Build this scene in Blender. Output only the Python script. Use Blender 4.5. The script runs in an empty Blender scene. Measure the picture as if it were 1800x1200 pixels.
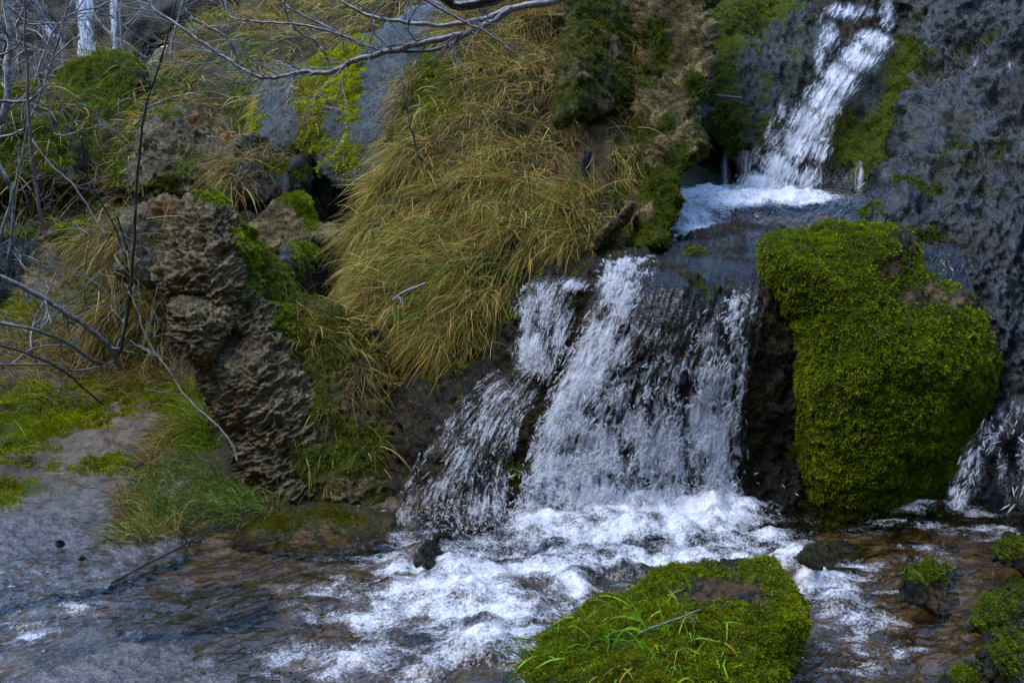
import bpy, math, random
import numpy as np
from mathutils import Vector

random.seed(7)
RNG = np.random.default_rng(11)
S = bpy.context.scene
C = S.collection

# ------------------------------------------------------------------ camera, sky, sun, exposure
FPX = 2173.0                      # focal length in photo pixels (1800 wide)
CAMZ, PITCH = 1.5, math.radians(-9.5)
cam_d = bpy.data.cameras.new('camera')
cam = bpy.data.objects.new('camera', cam_d)
C.objects.link(cam)
cam.location = (0, 0, CAMZ)
cam.rotation_euler = (math.radians(90) + PITCH, 0, 0)
cam_d.sensor_width = 36.0
cam_d.lens = FPX / 1800 * 36
cam_d.clip_end = 200
cam_d.dof.use_dof = True
cam_d.dof.focus_distance = 5.0
cam_d.dof.aperture_fstop = 11
S.camera = cam

SUN_EL, SUN_AZ = math.radians(62), math.radians(-105)     # azimuth from +y towards +x
w = bpy.data.worlds.new('World')
S.world = w
w.use_nodes = True
wn = w.node_tree
for n in list(wn.nodes):
    wn.nodes.remove(n)
sky = wn.nodes.new('ShaderNodeTexSky')
sky.sky_type = 'NISHITA'
sky.sun_disc = False
sky.sun_elevation = SUN_EL
sky.sun_rotation = SUN_AZ
sky.ozone_density = 4.5
sky.dust_density = 0.2
bg = wn.nodes.new('ShaderNodeBackground')
bg.inputs[1].default_value = 0.15
wo = wn.nodes.new('ShaderNodeOutputWorld')
wn.links.new(sky.outputs[0], bg.inputs[0])
wn.links.new(bg.outputs[0], wo.inputs[0])
sd = bpy.data.lights.new('sun', 'SUN')
sd.energy = 0.8
sd.angle = math.radians(40)
sd.color = (1.0, 0.95, 0.87)
sun = bpy.data.objects.new('sun', sd)
C.objects.link(sun)
sdir = Vector((math.sin(SUN_AZ) * math.cos(SUN_EL), math.cos(SUN_AZ) * math.cos(SUN_EL), math.sin(SUN_EL)))
sun.rotation_euler = sdir.to_track_quat('Z', 'Y').to_euler()
sun.location = sdir * 20
S.view_settings.view_transform = 'Standard'
S.view_settings.look = 'None'
S.view_settings.gamma = 1
S.view_settings.exposure = 1.88
S.cycles.max_bounces = 6
S.cycles.transparent_max_bounces = 24
S.cycles.caustics_reflective = False
S.cycles.caustics_refractive = False

# ------------------------------------------------------------------ pixel <-> world
CP, SP = math.cos(PITCH), math.sin(PITCH)


def W(px, py, Y):
    px, py, Y = np.asarray(px, float), np.asarray(py, float), np.asarray(Y, float)
    a = (px - 900) / FPX
    b = (600 - py) / FPX
    dy = CP - b * SP
    dz = SP + b * CP
    t = Y / dy
    return np.stack(np.broadcast_arrays(a * t, Y, CAMZ + dz * t), -1)


def proj(p):
    x, y, z = p[..., 0], p[..., 1], p[..., 2] - CAMZ
    d = y * CP + z * SP
    u = -y * SP + z * CP
    return 900 + FPX * x / d, 600 - FPX * u / d


# ------------------------------------------------------------------ noise
def _hash(ix, iy, iz, seed):
    h = (ix * 374761393 + iy * 668265263 + iz * 2147483647 + seed * 974634217) & 0xFFFFFFFF
    h = ((h ^ (h >> 13)) * 1274126177) & 0xFFFFFFFF
    h = ((h ^ (h >> 16)) * 2246822519) & 0xFFFFFFFF
    return (h ^ (h >> 15)) & 0xFFFFFFFF


_G = RNG.normal(size=(256, 3))
_G /= np.linalg.norm(_G, axis=1)[:, None]


def noise(p, seed=0):
    p = np.asarray(p, float)
    f = np.floor(p)
    i = f.astype(np.int64)
    t = p - f
    u = t * t * t * (t * (t * 6 - 15) + 10)
    out = np.zeros(p.shape[:-1])
    for dx in (0, 1):
        wx = u[..., 0] if dx else 1 - u[..., 0]
        for dy in (0, 1):
            wy = u[..., 1] if dy else 1 - u[..., 1]
            for dz in (0, 1):
                wz = u[..., 2] if dz else 1 - u[..., 2]
                g = _G[_hash(i[..., 0] + dx, i[..., 1] + dy, i[..., 2] + dz, seed) & 255]
                dot = g[..., 0] * (t[..., 0] - dx) + g[..., 1] * (t[..., 1] - dy) + g[..., 2] * (t[..., 2] - dz)
                out += wx * wy * wz * dot
    return out * 1.6


def fbm(p, octs=4, seed=0, gain=0.5, ridge=False):
    a, s, tot = 1.0, 0.0, 0.0
    for k in range(octs):
        n = noise(p * (2.03 ** k) + 17.3 * k, seed + k)
        if ridge:
            n = 1 - 2 * np.abs(n)
        s = s + a * n
        tot += a
        a *= gain
    return s / tot


def worley(p, seed=0):
    f = np.floor(p).astype(np.int64)
    best = np.full(p.shape[:-1], 9.0)
    for dx in (-1, 0, 1):
        for dy in (-1, 0, 1):
            for dz in (-1, 0, 1):
                c = f + np.array([dx, dy, dz])
                h = _hash(c[..., 0], c[..., 1], c[..., 2], seed)
                o = np.stack([(h & 1023) / 1023.0, ((h >> 10) & 1023) / 1023.0, ((h >> 20) & 1023) / 1023.0], -1)
                best = np.minimum(best, ((c + o - p) ** 2).sum(-1))
    return np.sqrt(best)


def sstep(a, b, x):
    t = np.clip((x - a) / (b - a), 0, 1)
    return t * t * (3 - 2 * t)


def blobs(px, py, lst):
    """sum of soft spots (px, py, rx, ry, weight) -> 0..1"""
    m = np.zeros(np.shape(px))
    for (cx, cy, rx, ry, wt) in lst:
        d = ((px - cx) / rx) ** 2 + ((py - cy) / ry) ** 2
        m = m + wt * np.exp(-d * 0.9)
    return np.clip(m, 0, 1)


def blobmax(px, py, lst):
    m = np.zeros(np.shape(px))
    for (cx, cy, rx, ry, wt) in lst:
        m = np.maximum(m, wt * np.exp(-0.9 * (((px - cx) / rx) ** 2 + ((py - cy) / ry) ** 2)))
    return m


def rbf(pts):
    """depth Y as a smooth function of px, py through control points"""
    P = np.array([(a / 500.0, b / 500.0) for a, b, *_ in pts])
    V = np.array([c[2] for c in pts], float)
    n = len(P)
    D = np.linalg.norm(P[:, None] - P[None], axis=-1)
    A = np.zeros((n + 3, n + 3))
    A[:n, :n] = D + 1e-6 * np.eye(n)
    A[:n, n] = 1
    A[:n, n + 1:] = P
    A[n, :n] = 1
    A[n + 1:, :n] = P.T
    sol = np.linalg.lstsq(A, np.concatenate([V, [0, 0, 0]]), rcond=None)[0]

    def f(px, py):
        q = np.stack([np.asarray(px, float) / 500.0, np.asarray(py, float) / 500.0], -1)
        r = np.zeros(q.shape[:-1])
        for k in range(n):
            r += sol[k] * np.sqrt(((q - P[k]) ** 2).sum(-1) + 0.0004)
        return r + sol[n] + q[..., 0] * sol[n + 1] + q[..., 1] * sol[n + 2]
    return f


def smooth_poly(poly, n=8, closed=True):
    P = np.array(poly, float)
    k = len(P)
    out = []
    for i in range(k if closed else k - 1):
        if closed:
            p0, p1, p2, p3 = P[(i - 1) % k], P[i], P[(i + 1) % k], P[(i + 2) % k]
        else:
            p0, p1, p2, p3 = P[max(i - 1, 0)], P[i], P[i + 1], P[min(i + 2, k - 1)]
        for j in range(n):
            t = j / n
            out.append(0.5 * ((2 * p1) + (p2 - p0) * t + (2 * p0 - 5 * p1 + 4 * p2 - p3) * t * t + (3 * p1 - p0 - 3 * p2 + p3) * t ** 3))
    if not closed:
        out.append(P[-1])
    return np.array(out)


def poly_sdf(x, y, poly):
    """signed distance, positive inside, and nearest boundary point"""
    a = poly
    b = np.roll(poly, -1, 0)
    best = np.full(x.shape, 1e18)
    nx = np.zeros(x.shape)
    ny = np.zeros(x.shape)
    ins = np.zeros(x.shape, bool)
    for (ax, ay), (bx, by) in zip(a, b):
        ex, ey = bx - ax, by - ay
        L = ex * ex + ey * ey + 1e-12
        t = np.clip(((x - ax) * ex + (y - ay) * ey) / L, 0, 1)
        qx, qy = ax + t * ex, ay + t * ey
        d = (x - qx) ** 2 + (y - qy) ** 2
        m = d < best
        best = np.where(m, d, best)
        nx = np.where(m, qx, nx)
        ny = np.where(m, qy, ny)
        c = ((ay > y) != (by > y)) & (x < ex * (y - ay) / (ey if abs(ey) > 1e-12 else 1e-12) + ax)
        ins ^= c
    return np.where(ins, np.sqrt(best), -np.sqrt(best)), nx, ny


# ------------------------------------------------------------------ mesh helpers
def make_mesh(name, V, F, mat=None, parent=None, attrs=None, cols=None, uv=None, smooth=True):
    """V (n,3); F (m,k) with k 3 or 4, or a list of such arrays"""
    me = bpy.data.meshes.new(name)
    Fs = F if isinstance(F, list) else [F]
    Fs = [f for f in Fs if len(f)]
    nl = sum(f.size for f in Fs)
    nf = sum(len(f) for f in Fs)
    me.vertices.add(len(V))
    me.vertices.foreach_set('co', np.asarray(V, np.float32).ravel())
    me.loops.add(nl)
    me.polygons.add(nf)
    li = np.concatenate([f.ravel() for f in Fs]).astype(np.int32)
    me.loops.foreach_set('vertex_index', li)
    sizes = np.concatenate([np.full(len(f), f.shape[1]) for f in Fs])
    st = np.concatenate([[0], np.cumsum(sizes)[:-1]]).astype(np.int32)
    me.polygons.foreach_set('loop_start', st)
    if smooth:
        me.polygons.foreach_set('use_smooth', np.ones(nf, bool))
    me.update(calc_edges=True)
    if attrs:
        for k, v in attrs.items():
            at = me.attributes.new(k, 'FLOAT', 'POINT')
            at.data.foreach_set('value', np.asarray(v, np.float32))
    if cols is not None:
        at = me.attributes.new('tint', 'FLOAT_COLOR', 'POINT')
        c4 = np.ones((len(V), 4), np.float32)
        c4[:, :3] = cols
        at.data.foreach_set('color', c4.ravel())
    if uv is not None:
        ul = me.uv_layers.new(name='UVMap')
        ul.data.foreach_set('uv', np.asarray(uv, np.float32)[li].ravel())
    if mat:
        me.materials.append(mat)
    o = bpy.data.objects.new(name, me)
    C.objects.link(o)
    if parent:
        o.parent = parent
    return o


def vnormals(V, F):
    n = np.zeros_like(V)
    for f in (F if isinstance(F, list) else [F]):
        if not len(f):
            continue
        c = np.cross(V[f[:, 2]] - V[f[:, 0]], V[f[:, -1]] - V[f[:, 1]]) if f.shape[1] == 4 else np.cross(V[f[:, 1]] - V[f[:, 0]], V[f[:, 2]] - V[f[:, 0]])
        for k in range(f.shape[1]):
            np.add.at(n, f[:, k], c)
    return n / (np.linalg.norm(n, axis=1)[:, None] + 1e-12)


def tag(o, label=None, cat=None, group=None, kind=None):
    if label:
        o['label'] = label
    if cat:
        o['category'] = cat
    if group:
        o['group'] = group
    if kind:
        o['kind'] = kind
    return o


# ------------------------------------------------------------------ materials
class NT:
    def __init__(self, name):
        self.m = bpy.data.materials.new(name)
        self.m.use_nodes = True
        self.t = self.m.node_tree
        for n in list(self.t.nodes):
            self.t.nodes.remove(n)
        self.out = self.n('ShaderNodeOutputMaterial')

    def n(self, t, **kw):
        x = self.t.nodes.new(t)
        for k, v in kw.items():
            setattr(x, k, v)
        return x

    def l(self, a, b):
        self.t.links.new(a, b)

    def setin(self, sock, v):
        if isinstance(v, bpy.types.NodeSocket):
            self.l(v, sock)
        elif v is not None:
            sock.default_value = v

    def coord(self, scale=(1, 1, 1), uv=False, rot=(0, 0, 0)):
        tc = self.n('ShaderNodeTexCoord')
        mp = self.n('ShaderNodeMapping')
        mp.inputs['Scale'].default_value = scale
        mp.inputs['Rotation'].default_value = rot
        self.l(tc.outputs['UV' if uv else 'Object'], mp.inputs[0])
        return mp.outputs[0]

    def along(self, ang, stretch):
        v = self.coord((1, 1, 1), rot=(0, 0, math.radians(-ang)))
        mp = self.n('ShaderNodeMapping')
        mp.inputs['Scale'].default_value = (1, stretch, 1)
        self.l(v, mp.inputs[0])
        return mp.outputs[0]

    def noise(self, vec, scale, detail=4, rough=0.55, dist=0.0):
        x = self.n('ShaderNodeTexNoise')
        self.l(vec, x.inputs['Vector'])
        x.inputs['Scale'].default_value = scale
        x.inputs['Detail'].default_value = detail
        x.inputs['Roughness'].default_value = rough
        x.inputs['Distortion'].default_value = dist
        return x.outputs[0]

    def voro(self, vec, scale, feature='F1'):
        x = self.n('ShaderNodeTexVoronoi', feature=feature)
        self.l(vec, x.inputs['Vector'])
        x.inputs['Scale'].default_value = scale
        return x.outputs[0]

    def ramp(self, fac, stops):
        x = self.n('ShaderNodeValToRGB')
        self.l(fac, x.inputs[0])
        els = x.color_ramp.elements
        while len(els) < len(stops):
            els.new(0.5)
        for e, (p, c) in zip(els, stops):
            e.position = p
            e.color = (*c, 1) if isinstance(c, tuple) else (c, c, c, 1)
        return x.outputs[0]

    def math(self, op, a, b=None, clamp=False):
        x = self.n('ShaderNodeMath', operation=op)
        x.use_clamp = clamp
        self.setin(x.inputs[0], a)
        self.setin(x.inputs[1], b)
        return x.outputs[0]

    def mix(self, fac, a, b, blend='MIX'):
        x = self.n('ShaderNodeMix', data_type='RGBA', blend_type=blend)
        self.setin(x.inputs[0], fac)
        for s, v in ((x.inputs[6], a), (x.inputs[7], b)):
            self.setin(s, (*v, 1) if isinstance(v, tuple) and len(v) == 3 else v)
        return x.outputs[2]

    def mixf(self, fac, a, b):
        x = self.n('ShaderNodeMix', data_type='FLOAT')
        self.setin(x.inputs[0], fac)
        self.setin(x.inputs[2], a)
        self.setin(x.inputs[3], b)
        return x.outputs[0]

    def attr(self, name, out='Fac'):
        x = self.n('ShaderNodeAttribute')
        x.attribute_name = name
        return x.outputs[out]

    def step(self, v, lo, hi):
        x = self.n('ShaderNodeMapRange', interpolation_type='SMOOTHSTEP')
        self.l(v, x.inputs[0])
        x.inputs[1].default_value = lo
        x.inputs[2].default_value = hi
        return x.outputs[0]

    def bump(self, h, strength, dist, prev=None):
        x = self.n('ShaderNodeBump')
        x.inputs['Strength'].default_value = strength
        x.inputs['Distance'].default_value = dist
        self.l(h, x.inputs['Height'])
        if prev is not None:
            self.l(prev, x.inputs['Normal'])
        return x.outputs[0]

    def bsdf(self, col, rough, normal=None, spec=0.5, **kw):
        x = self.n('ShaderNodeBsdfPrincipled')
        self.setin(x.inputs['Base Color'], (*col, 1) if isinstance(col, tuple) else col)
        self.setin(x.inputs['Roughness'], rough)
        x.inputs['Specular IOR Level'].default_value = spec
        if normal is not None:
            self.l(normal, x.inputs['Normal'])
        for k, v in kw.items():
            self.setin(x.inputs[k.replace('_', ' ')], v)
        return x.outputs[0]

    def done(self, sh):
        self.l(sh, self.out.inputs[0])
        return self.m


def rock_mat(name, stops, rough=(0.35, 0.7), bump=1.0, stretch=(1, 1, 1), moss=((0.022, 0.032, 0.003), (0.07, 0.09, 0.005)),
             tan=((0.10, 0.06, 0.024), (0.2, 0.13, 0.06)), scale=1.0, spec=0.33, warm=True):
    olive = lambda c: (c[0] * 1.12, max(c[1], .85 * c[0]), c[2] * .5)
    stops = [(p, olive(c) if warm else c) for p, c in stops]
    t = NT(name)
    v = t.coord(stretch)
    n1 = t.noise(v, 5.5 * scale, 6, 0.62, 0.4)
    n2 = t.noise(v, 30 * scale, 7, 0.72)
    n3 = t.noise(v, 130 * scale, 4, 0.7)
    base = t.ramp(t.math('ADD', t.math('MULTIPLY', n1, 0.45), t.math('MULTIPLY', n2, 0.55)), stops)
    grain = t.ramp(n3, [(0.36, 0.28), (0.5, 0.95), (0.64, 1.9)])
    base = t.mix(1.0, base, grain, 'MULTIPLY')
    v2 = t.coord((1, 1, 1))
    mn = t.noise(v2, 30, 5, 0.7)
    mcol = t.mix(t.ramp(t.noise(v2, 22, 5, 0.7), [(0.35, 0.0), (0.65, 1.0)]), moss[0], moss[1])
    tcol = t.mix(t.ramp(n2, [(0.35, 0.0), (0.65, 1.0)]), tan[0], tan[1])
    tm = t.step(t.math('ADD', t.attr('tan'), t.math('MULTIPLY', t.math('SUBTRACT', mn, 0.5), 1.6)), 0.35, 0.6)
    mm = t.step(t.math('ADD', t.attr('moss'), t.math('MULTIPLY', t.math('SUBTRACT', mn, 0.5), 1.5)), 0.38, 0.6)
    col = t.mix(tm, base, tcol)
    col = t.mix(mm, col, mcol)
    r = t.mixf(t.ramp(n2, [(0.35, 0.0), (0.7, 1.0)]), rough[0], rough[1])
    r = t.mixf(t.math('MAXIMUM', tm, mm), r, 0.85)
    b = t.bump(n1, 0.5 * bump, 0.05)
    b = t.bump(n2, 0.7 * bump, 0.014, b)
    b = t.bump(n3, 0.6 * bump, 0.005, b)
    return t.done(t.bsdf(col, r, b, spec))


def leaf_mat(name, rough=0.6, trans=0.3, spec=0.25):
    t = NT(name)
    c = t.attr('tint', 'Color')
    s = t.bsdf(c, rough, spec=spec)
    tr = t.n('ShaderNodeBsdfTranslucent')
    t.l(c, tr.inputs[0])
    mx = t.n('ShaderNodeMixShader')
    mx.inputs[0].default_value = trans
    t.l(s, mx.inputs[1])
    t.l(tr.outputs[0], mx.inputs[2])
    return t.done(mx.outputs[0])


M = {}
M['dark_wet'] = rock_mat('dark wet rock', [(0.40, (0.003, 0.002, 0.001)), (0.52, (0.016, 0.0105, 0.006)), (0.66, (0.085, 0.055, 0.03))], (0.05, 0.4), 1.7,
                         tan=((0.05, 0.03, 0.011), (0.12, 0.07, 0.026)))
M['travertine'] = rock_mat('jagged travertine', [(0.33, (0.018, 0.013, 0.009)), (0.46, (0.125, 0.105, 0.105)), (0.64, (0.33, 0.29, 0.31))], (0.6, 0.9), 1.8,
                           tan=((0.14, 0.055, 0.012), (0.22, 0.10, 0.03)))
M['grey_wet'] = rock_mat('wet grey rock', [(0.38, (0.005, 0.007, 0.005)), (0.5, (0.024, 0.032, 0.026)), (0.64, (0.10, 0.12, 0.105))], (0.08, 0.4), 1.4, warm=False,
                         tan=((0.05, 0.035, 0.02), (0.10, 0.07, 0.045)))
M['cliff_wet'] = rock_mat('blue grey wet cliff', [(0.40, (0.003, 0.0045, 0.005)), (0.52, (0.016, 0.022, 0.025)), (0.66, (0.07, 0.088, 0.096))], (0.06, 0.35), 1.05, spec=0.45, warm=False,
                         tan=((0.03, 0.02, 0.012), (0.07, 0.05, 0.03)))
M['grey_dry'] = rock_mat('weathered limestone', [(0.38, (0.022, 0.019, 0.018)), (0.5, (0.11, 0.096, 0.092)), (0.64, (0.32, 0.29, 0.29))], (0.6, 0.9), 1.9,
                         tan=((0.15, 0.06, 0.012), (0.26, 0.12, 0.03)))
M['ridge'] = rock_mat('brown grey tufa', [(0.38, (0.014, 0.009, 0.004)), (0.5, (0.085, 0.06, 0.042)), (0.64, (0.33, 0.26, 0.23))], (0.5, 0.85), 1.7, spec=0.2)
M['earth'] = rock_mat('brown earth under grass', [(0.36, (0.008, 0.005, 0.002)), (0.5, (0.034, 0.021, 0.008)), (0.66, (0.10, 0.064, 0.026))], (0.7, 0.95), 1.4,
                      moss=((0.03, 0.045, 0.005), (0.07, 0.095, 0.01)))
M['moss_bed'] = rock_mat('moss bed', [(0.3, (0.012, 0.012, 0.004)), (0.5, (0.03, 0.028, 0.012)), (0.7, (0.07, 0.06, 0.03))], (0.6, 0.9), 1.3, moss=((0.012, 0.018, 0.002), (0.035, 0.046, 0.003)))
M['slab_wet'] = rock_mat('wet lavender slab', [(0.38, (0.02, 0.017, 0.015)), (0.5, (0.085, 0.072, 0.066)), (0.64, (0.17, 0.15, 0.145))], (0.05, 0.3), .7, spec=0.5, warm=False)
M['moss_leaf'] = leaf_mat('moss leaf', 0.55, 0.25)
M['grass'] = leaf_mat('grass blade', 0.55, 0.3)


def bark_mat(name, a, b, rough=0.4):
    t = NT(name)
    v = t.coord((1, 1, 1))
    n = t.noise(v, 60, 4, 0.6)
    c = t.mix(t.ramp(n, [(0.35, 0.0), (0.65, 1.0)]), a, b)
    return t.done(t.bsdf(c, rough, t.bump(n, 0.5, 0.003)))


M['bark'] = bark_mat('wet grey bark', (0.08, 0.075, 0.075), (0.3, 0.29, 0.29), 0.35)
M['bark_dark'] = bark_mat('dark wet bark', (0.012, 0.01, 0.009), (0.04, 0.034, 0.03), 0.3)
M['bark_pale'] = bark_mat('pale dead twig bark', (0.2, 0.18, 0.16), (0.38, 0.35, 0.32), 0.6)
M['bark_red'] = bark_mat('reddish twig bark', (0.09, 0.05, 0.055), (0.17, 0.11, 0.12), 0.4)


def foam_shader(t, normal=None, col=(0.78, 0.80, 0.84)):  # white foam, with a slight blue of the sky light put into its colour
    return t.bsdf(col, 0.35, normal, 0.4)


def water_strand_mat():
    t = NT('white water strand')
    v = t.coord((1, 1, 0.25))
    n = t.noise(v, 60, 3, 0.6)
    sh = foam_shader(t)
    gl = t.n('ShaderNodeBsdfGlossy')
    gl.inputs['Roughness'].default_value = 0.12
    tr = t.n('ShaderNodeBsdfTransparent')
    m1 = t.n('ShaderNodeMixShader')
    m1.inputs[0].default_value = 0.10
    t.l(sh, m1.inputs[1])
    t.l(gl.outputs[0], m1.inputs[2])
    m2 = t.n('ShaderNodeMixShader')
    t.l(t.math('MULTIPLY', t.attr('alpha'), t.ramp(n, [(0.35, 0.55), (0.6, 1.0)])), m2.inputs[0])
    t.l(tr.outputs[0], m2.inputs[1])
    t.l(m1.outputs[0], m2.inputs[2])
    return t.done(m2.outputs[0])


def water_sheet_mat(name, uvs=(1, 1), tint=(0.93, 0.9, 0.84), thr=-.02, dens=0.8):
    """clear film with white water breaking out in streaks along the flow (UV)"""
    t = NT(name)
    v = t.coord((uvs[0], uvs[1], 1), uv=True)
    n1 = t.noise(v, 1.0, 5, 0.68, 1.3)
    n2 = t.noise(v, 0.3, 3, 0.6, 0.4)
    f = t.attr('foam')
    k = t.math('ADD', t.math('MULTIPLY', n1, 0.75), t.math('MULTIPLY', n2, 0.25))
    k = t.math('ADD', t.math('MULTIPLY', t.math('SUBTRACT', k, 0.5), 2.6), f)
    white = t.math('MULTIPLY', t.step(k, 0.22 + thr, 0.95 + thr), t.step(f, 0.02, 0.25))
    nb = t.bump(n1, 0.6, 0.012)
    fr = t.n('ShaderNodeFresnel')
    fr.inputs['IOR'].default_value = 1.33
    t.l(nb, fr.inputs['Normal'])
    gl = t.n('ShaderNodeBsdfGlossy')
    gl.inputs['Roughness'].default_value = 0.06
    t.l(nb, gl.inputs['Normal'])
    tr = t.n('ShaderNodeBsdfTransparent')
    tr.inputs[0].default_value = (*tint, 1)
    clear = t.n('ShaderNodeMixShader')
    t.l(t.math('MULTIPLY', t.math('MULTIPLY', fr.outputs[0], 1.3, True), t.attr('film')), clear.inputs[0])
    t.l(tr.outputs[0], clear.inputs[1])
    t.l(gl.outputs[0], clear.inputs[2])
    mx = t.n('ShaderNodeMixShader')
    t.l(t.math('MULTIPLY', white, dens), mx.inputs[0])
    t.l(clear.outputs[0], mx.inputs[1])
    t.l(foam_shader(t, nb), mx.inputs[2])
    return t.done(mx.outputs[0])


def pool_mat():
    t = NT('stream water with foam')
    v = t.coord((1, 1, 1))
    f = t.attr('foam')
    n1 = t.noise(v, 11, 5, 0.62, 0.8)
    n2 = t.noise(v, 90, 3, 0.6)
    bub = t.voro(v, 110)
    bub2 = t.voro(v, 48)
    k = t.math('ADD', f, t.math('MULTIPLY', t.math('SUBTRACT', n1, 0.5), 1.6))
    k = t.math('ADD', k, t.math('MULTIPLY', t.math('SUBTRACT', n2, 0.5), 0.7))
    k = t.math('ADD', k, t.math('MULTIPLY', t.math('SUBTRACT', 0.45, bub), 0.5))
    white = t.math('MULTIPLY', t.step(k, 0.16, 1.15), t.step(f, 0.03, 0.25))
    fb = t.bump(bub, 0.5, 0.004)
    fb = t.bump(n2, 0.3, 0.008, fb)
    fb = t.bump(t.noise(v, 9, 3, 0.5, 0.3), 0.6, 0.05, fb)
    # ripples, longer across the flow
    vr = t.along(55, 2.2)
    r1 = t.noise(vr, 7, 3, 0.5, 0.9)
    r2 = t.noise(vr, 24, 3, 0.5, 0.5)
    rb = t.bump(r1, 0.7, 0.05)
    rb = t.bump(r2, 0.4, 0.008, rb)
    fr = t.n('ShaderNodeFresnel')
    fr.inputs['IOR'].default_value = 1.33
    t.l(rb, fr.inputs['Normal'])
    gl = t.n('ShaderNodeBsdfGlossy')
    gl.inputs['Roughness'].default_value = 0.05
    t.l(rb, gl.inputs['Normal'])
    tr = t.n('ShaderNodeBsdfTransparent')
    tr.inputs[0].default_value = (0.9, 0.84, 0.72, 1)
    clear = t.n('ShaderNodeMixShader')
    t.l(t.math('MULTIPLY', fr.outputs[0], 1.7, True), clear.inputs[0])
    t.l(tr.outputs[0], clear.inputs[1])
    t.l(gl.outputs[0], clear.inputs[2])
    mx = t.n('ShaderNodeMixShader')
    t.l(t.math('MULTIPLY', white, 0.95), mx.inputs[0])
    t.l(clear.outputs[0], mx.inputs[1])
    t.l(foam_shader(t, fb), mx.inputs[2])
    return t.done(mx.outputs[0])


def bed_mat():
    """ground: wet stream bed, earth, moss and grass litter by masks"""
    t = NT('ground')
    v = t.coord((1, 1, 1))
    vs = t.along(50, 2.0)
    n1 = t.noise(vs, 5, 6, 0.62, 0.6)
    n2 = t.noise(v, 24, 7, 0.7, 0.3)
    n3 = t.noise(v, 140, 3, 0.6)
    bed = t.ramp(t.math('ADD', t.math('MULTIPLY', n1, 0.65), t.math('MULTIPLY', n2, 0.35)),
                 [(0.36, (0.014, 0.008, 0.003)), (0.47, (0.07, 0.042, 0.010)), (0.56, (0.15, 0.095, 0.026)), (0.68, (0.22, 0.16, 0.08))])
    slab = t.ramp(t.math('ADD', t.math('MULTIPLY', n1, 0.6), t.math('MULTIPLY', n2, 0.4)),
                  [(0.36, (0.02, 0.017, 0.016)), (0.48, (0.075, 0.064, 0.05)), (0.64, (0.16, 0.14, 0.12))])
    earth = t.ramp(n2, [(0.35, (0.012, 0.009, 0.004)), (0.7, (0.09, 0.065, 0.03))])
    mcol = t.ramp(t.noise(v, 26, 5, 0.7), [(0.35, (0.02, 0.03, 0.003)), (0.65, (0.06, 0.08, 0.006))])
    mn = t.math('MULTIPLY', t.math('SUBTRACT', t.noise(v, 24, 5, 0.7), 0.5), 1.5)
    sm = t.step(t.math('ADD', t.attr('tan'), mn), 0.35, 0.6)
    wm = t.attr('wet')
    mm = t.step(t.math('ADD', t.attr('moss'), mn), 0.35, 0.6)
    col = t.mix(wm, earth, bed)
    col = t.mix(sm, col, slab)
    col = t.mix(mm, col, mcol)
    r = t.mixf(wm, 0.85, t.mixf(t.ramp(n2, [(0.4, 0.0), (0.62, 1.0)]), 0.10, 0.38))
    r = t.mixf(mm, r, 0.85)
    b = t.bump(n1, 0.5, 0.06)
    b = t.bump(n2, 0.6, 0.014, b)
    b = t.bump(n3, 0.5, 0.004, b)
    return t.done(t.bsdf(col, r, b, 0.6))


M['strand'] = water_strand_mat()
M['sheet'] = water_sheet_mat('falling water film')
M['chute'] = water_sheet_mat('cascade water', thr=-.12, dens=0.9)
M['pool'] = pool_mat()
M['ground'] = bed_mat()


# ------------------------------------------------------------------ rocks: a traced outline inflated to a closed body with its own depth
ROCKS = {}


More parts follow.
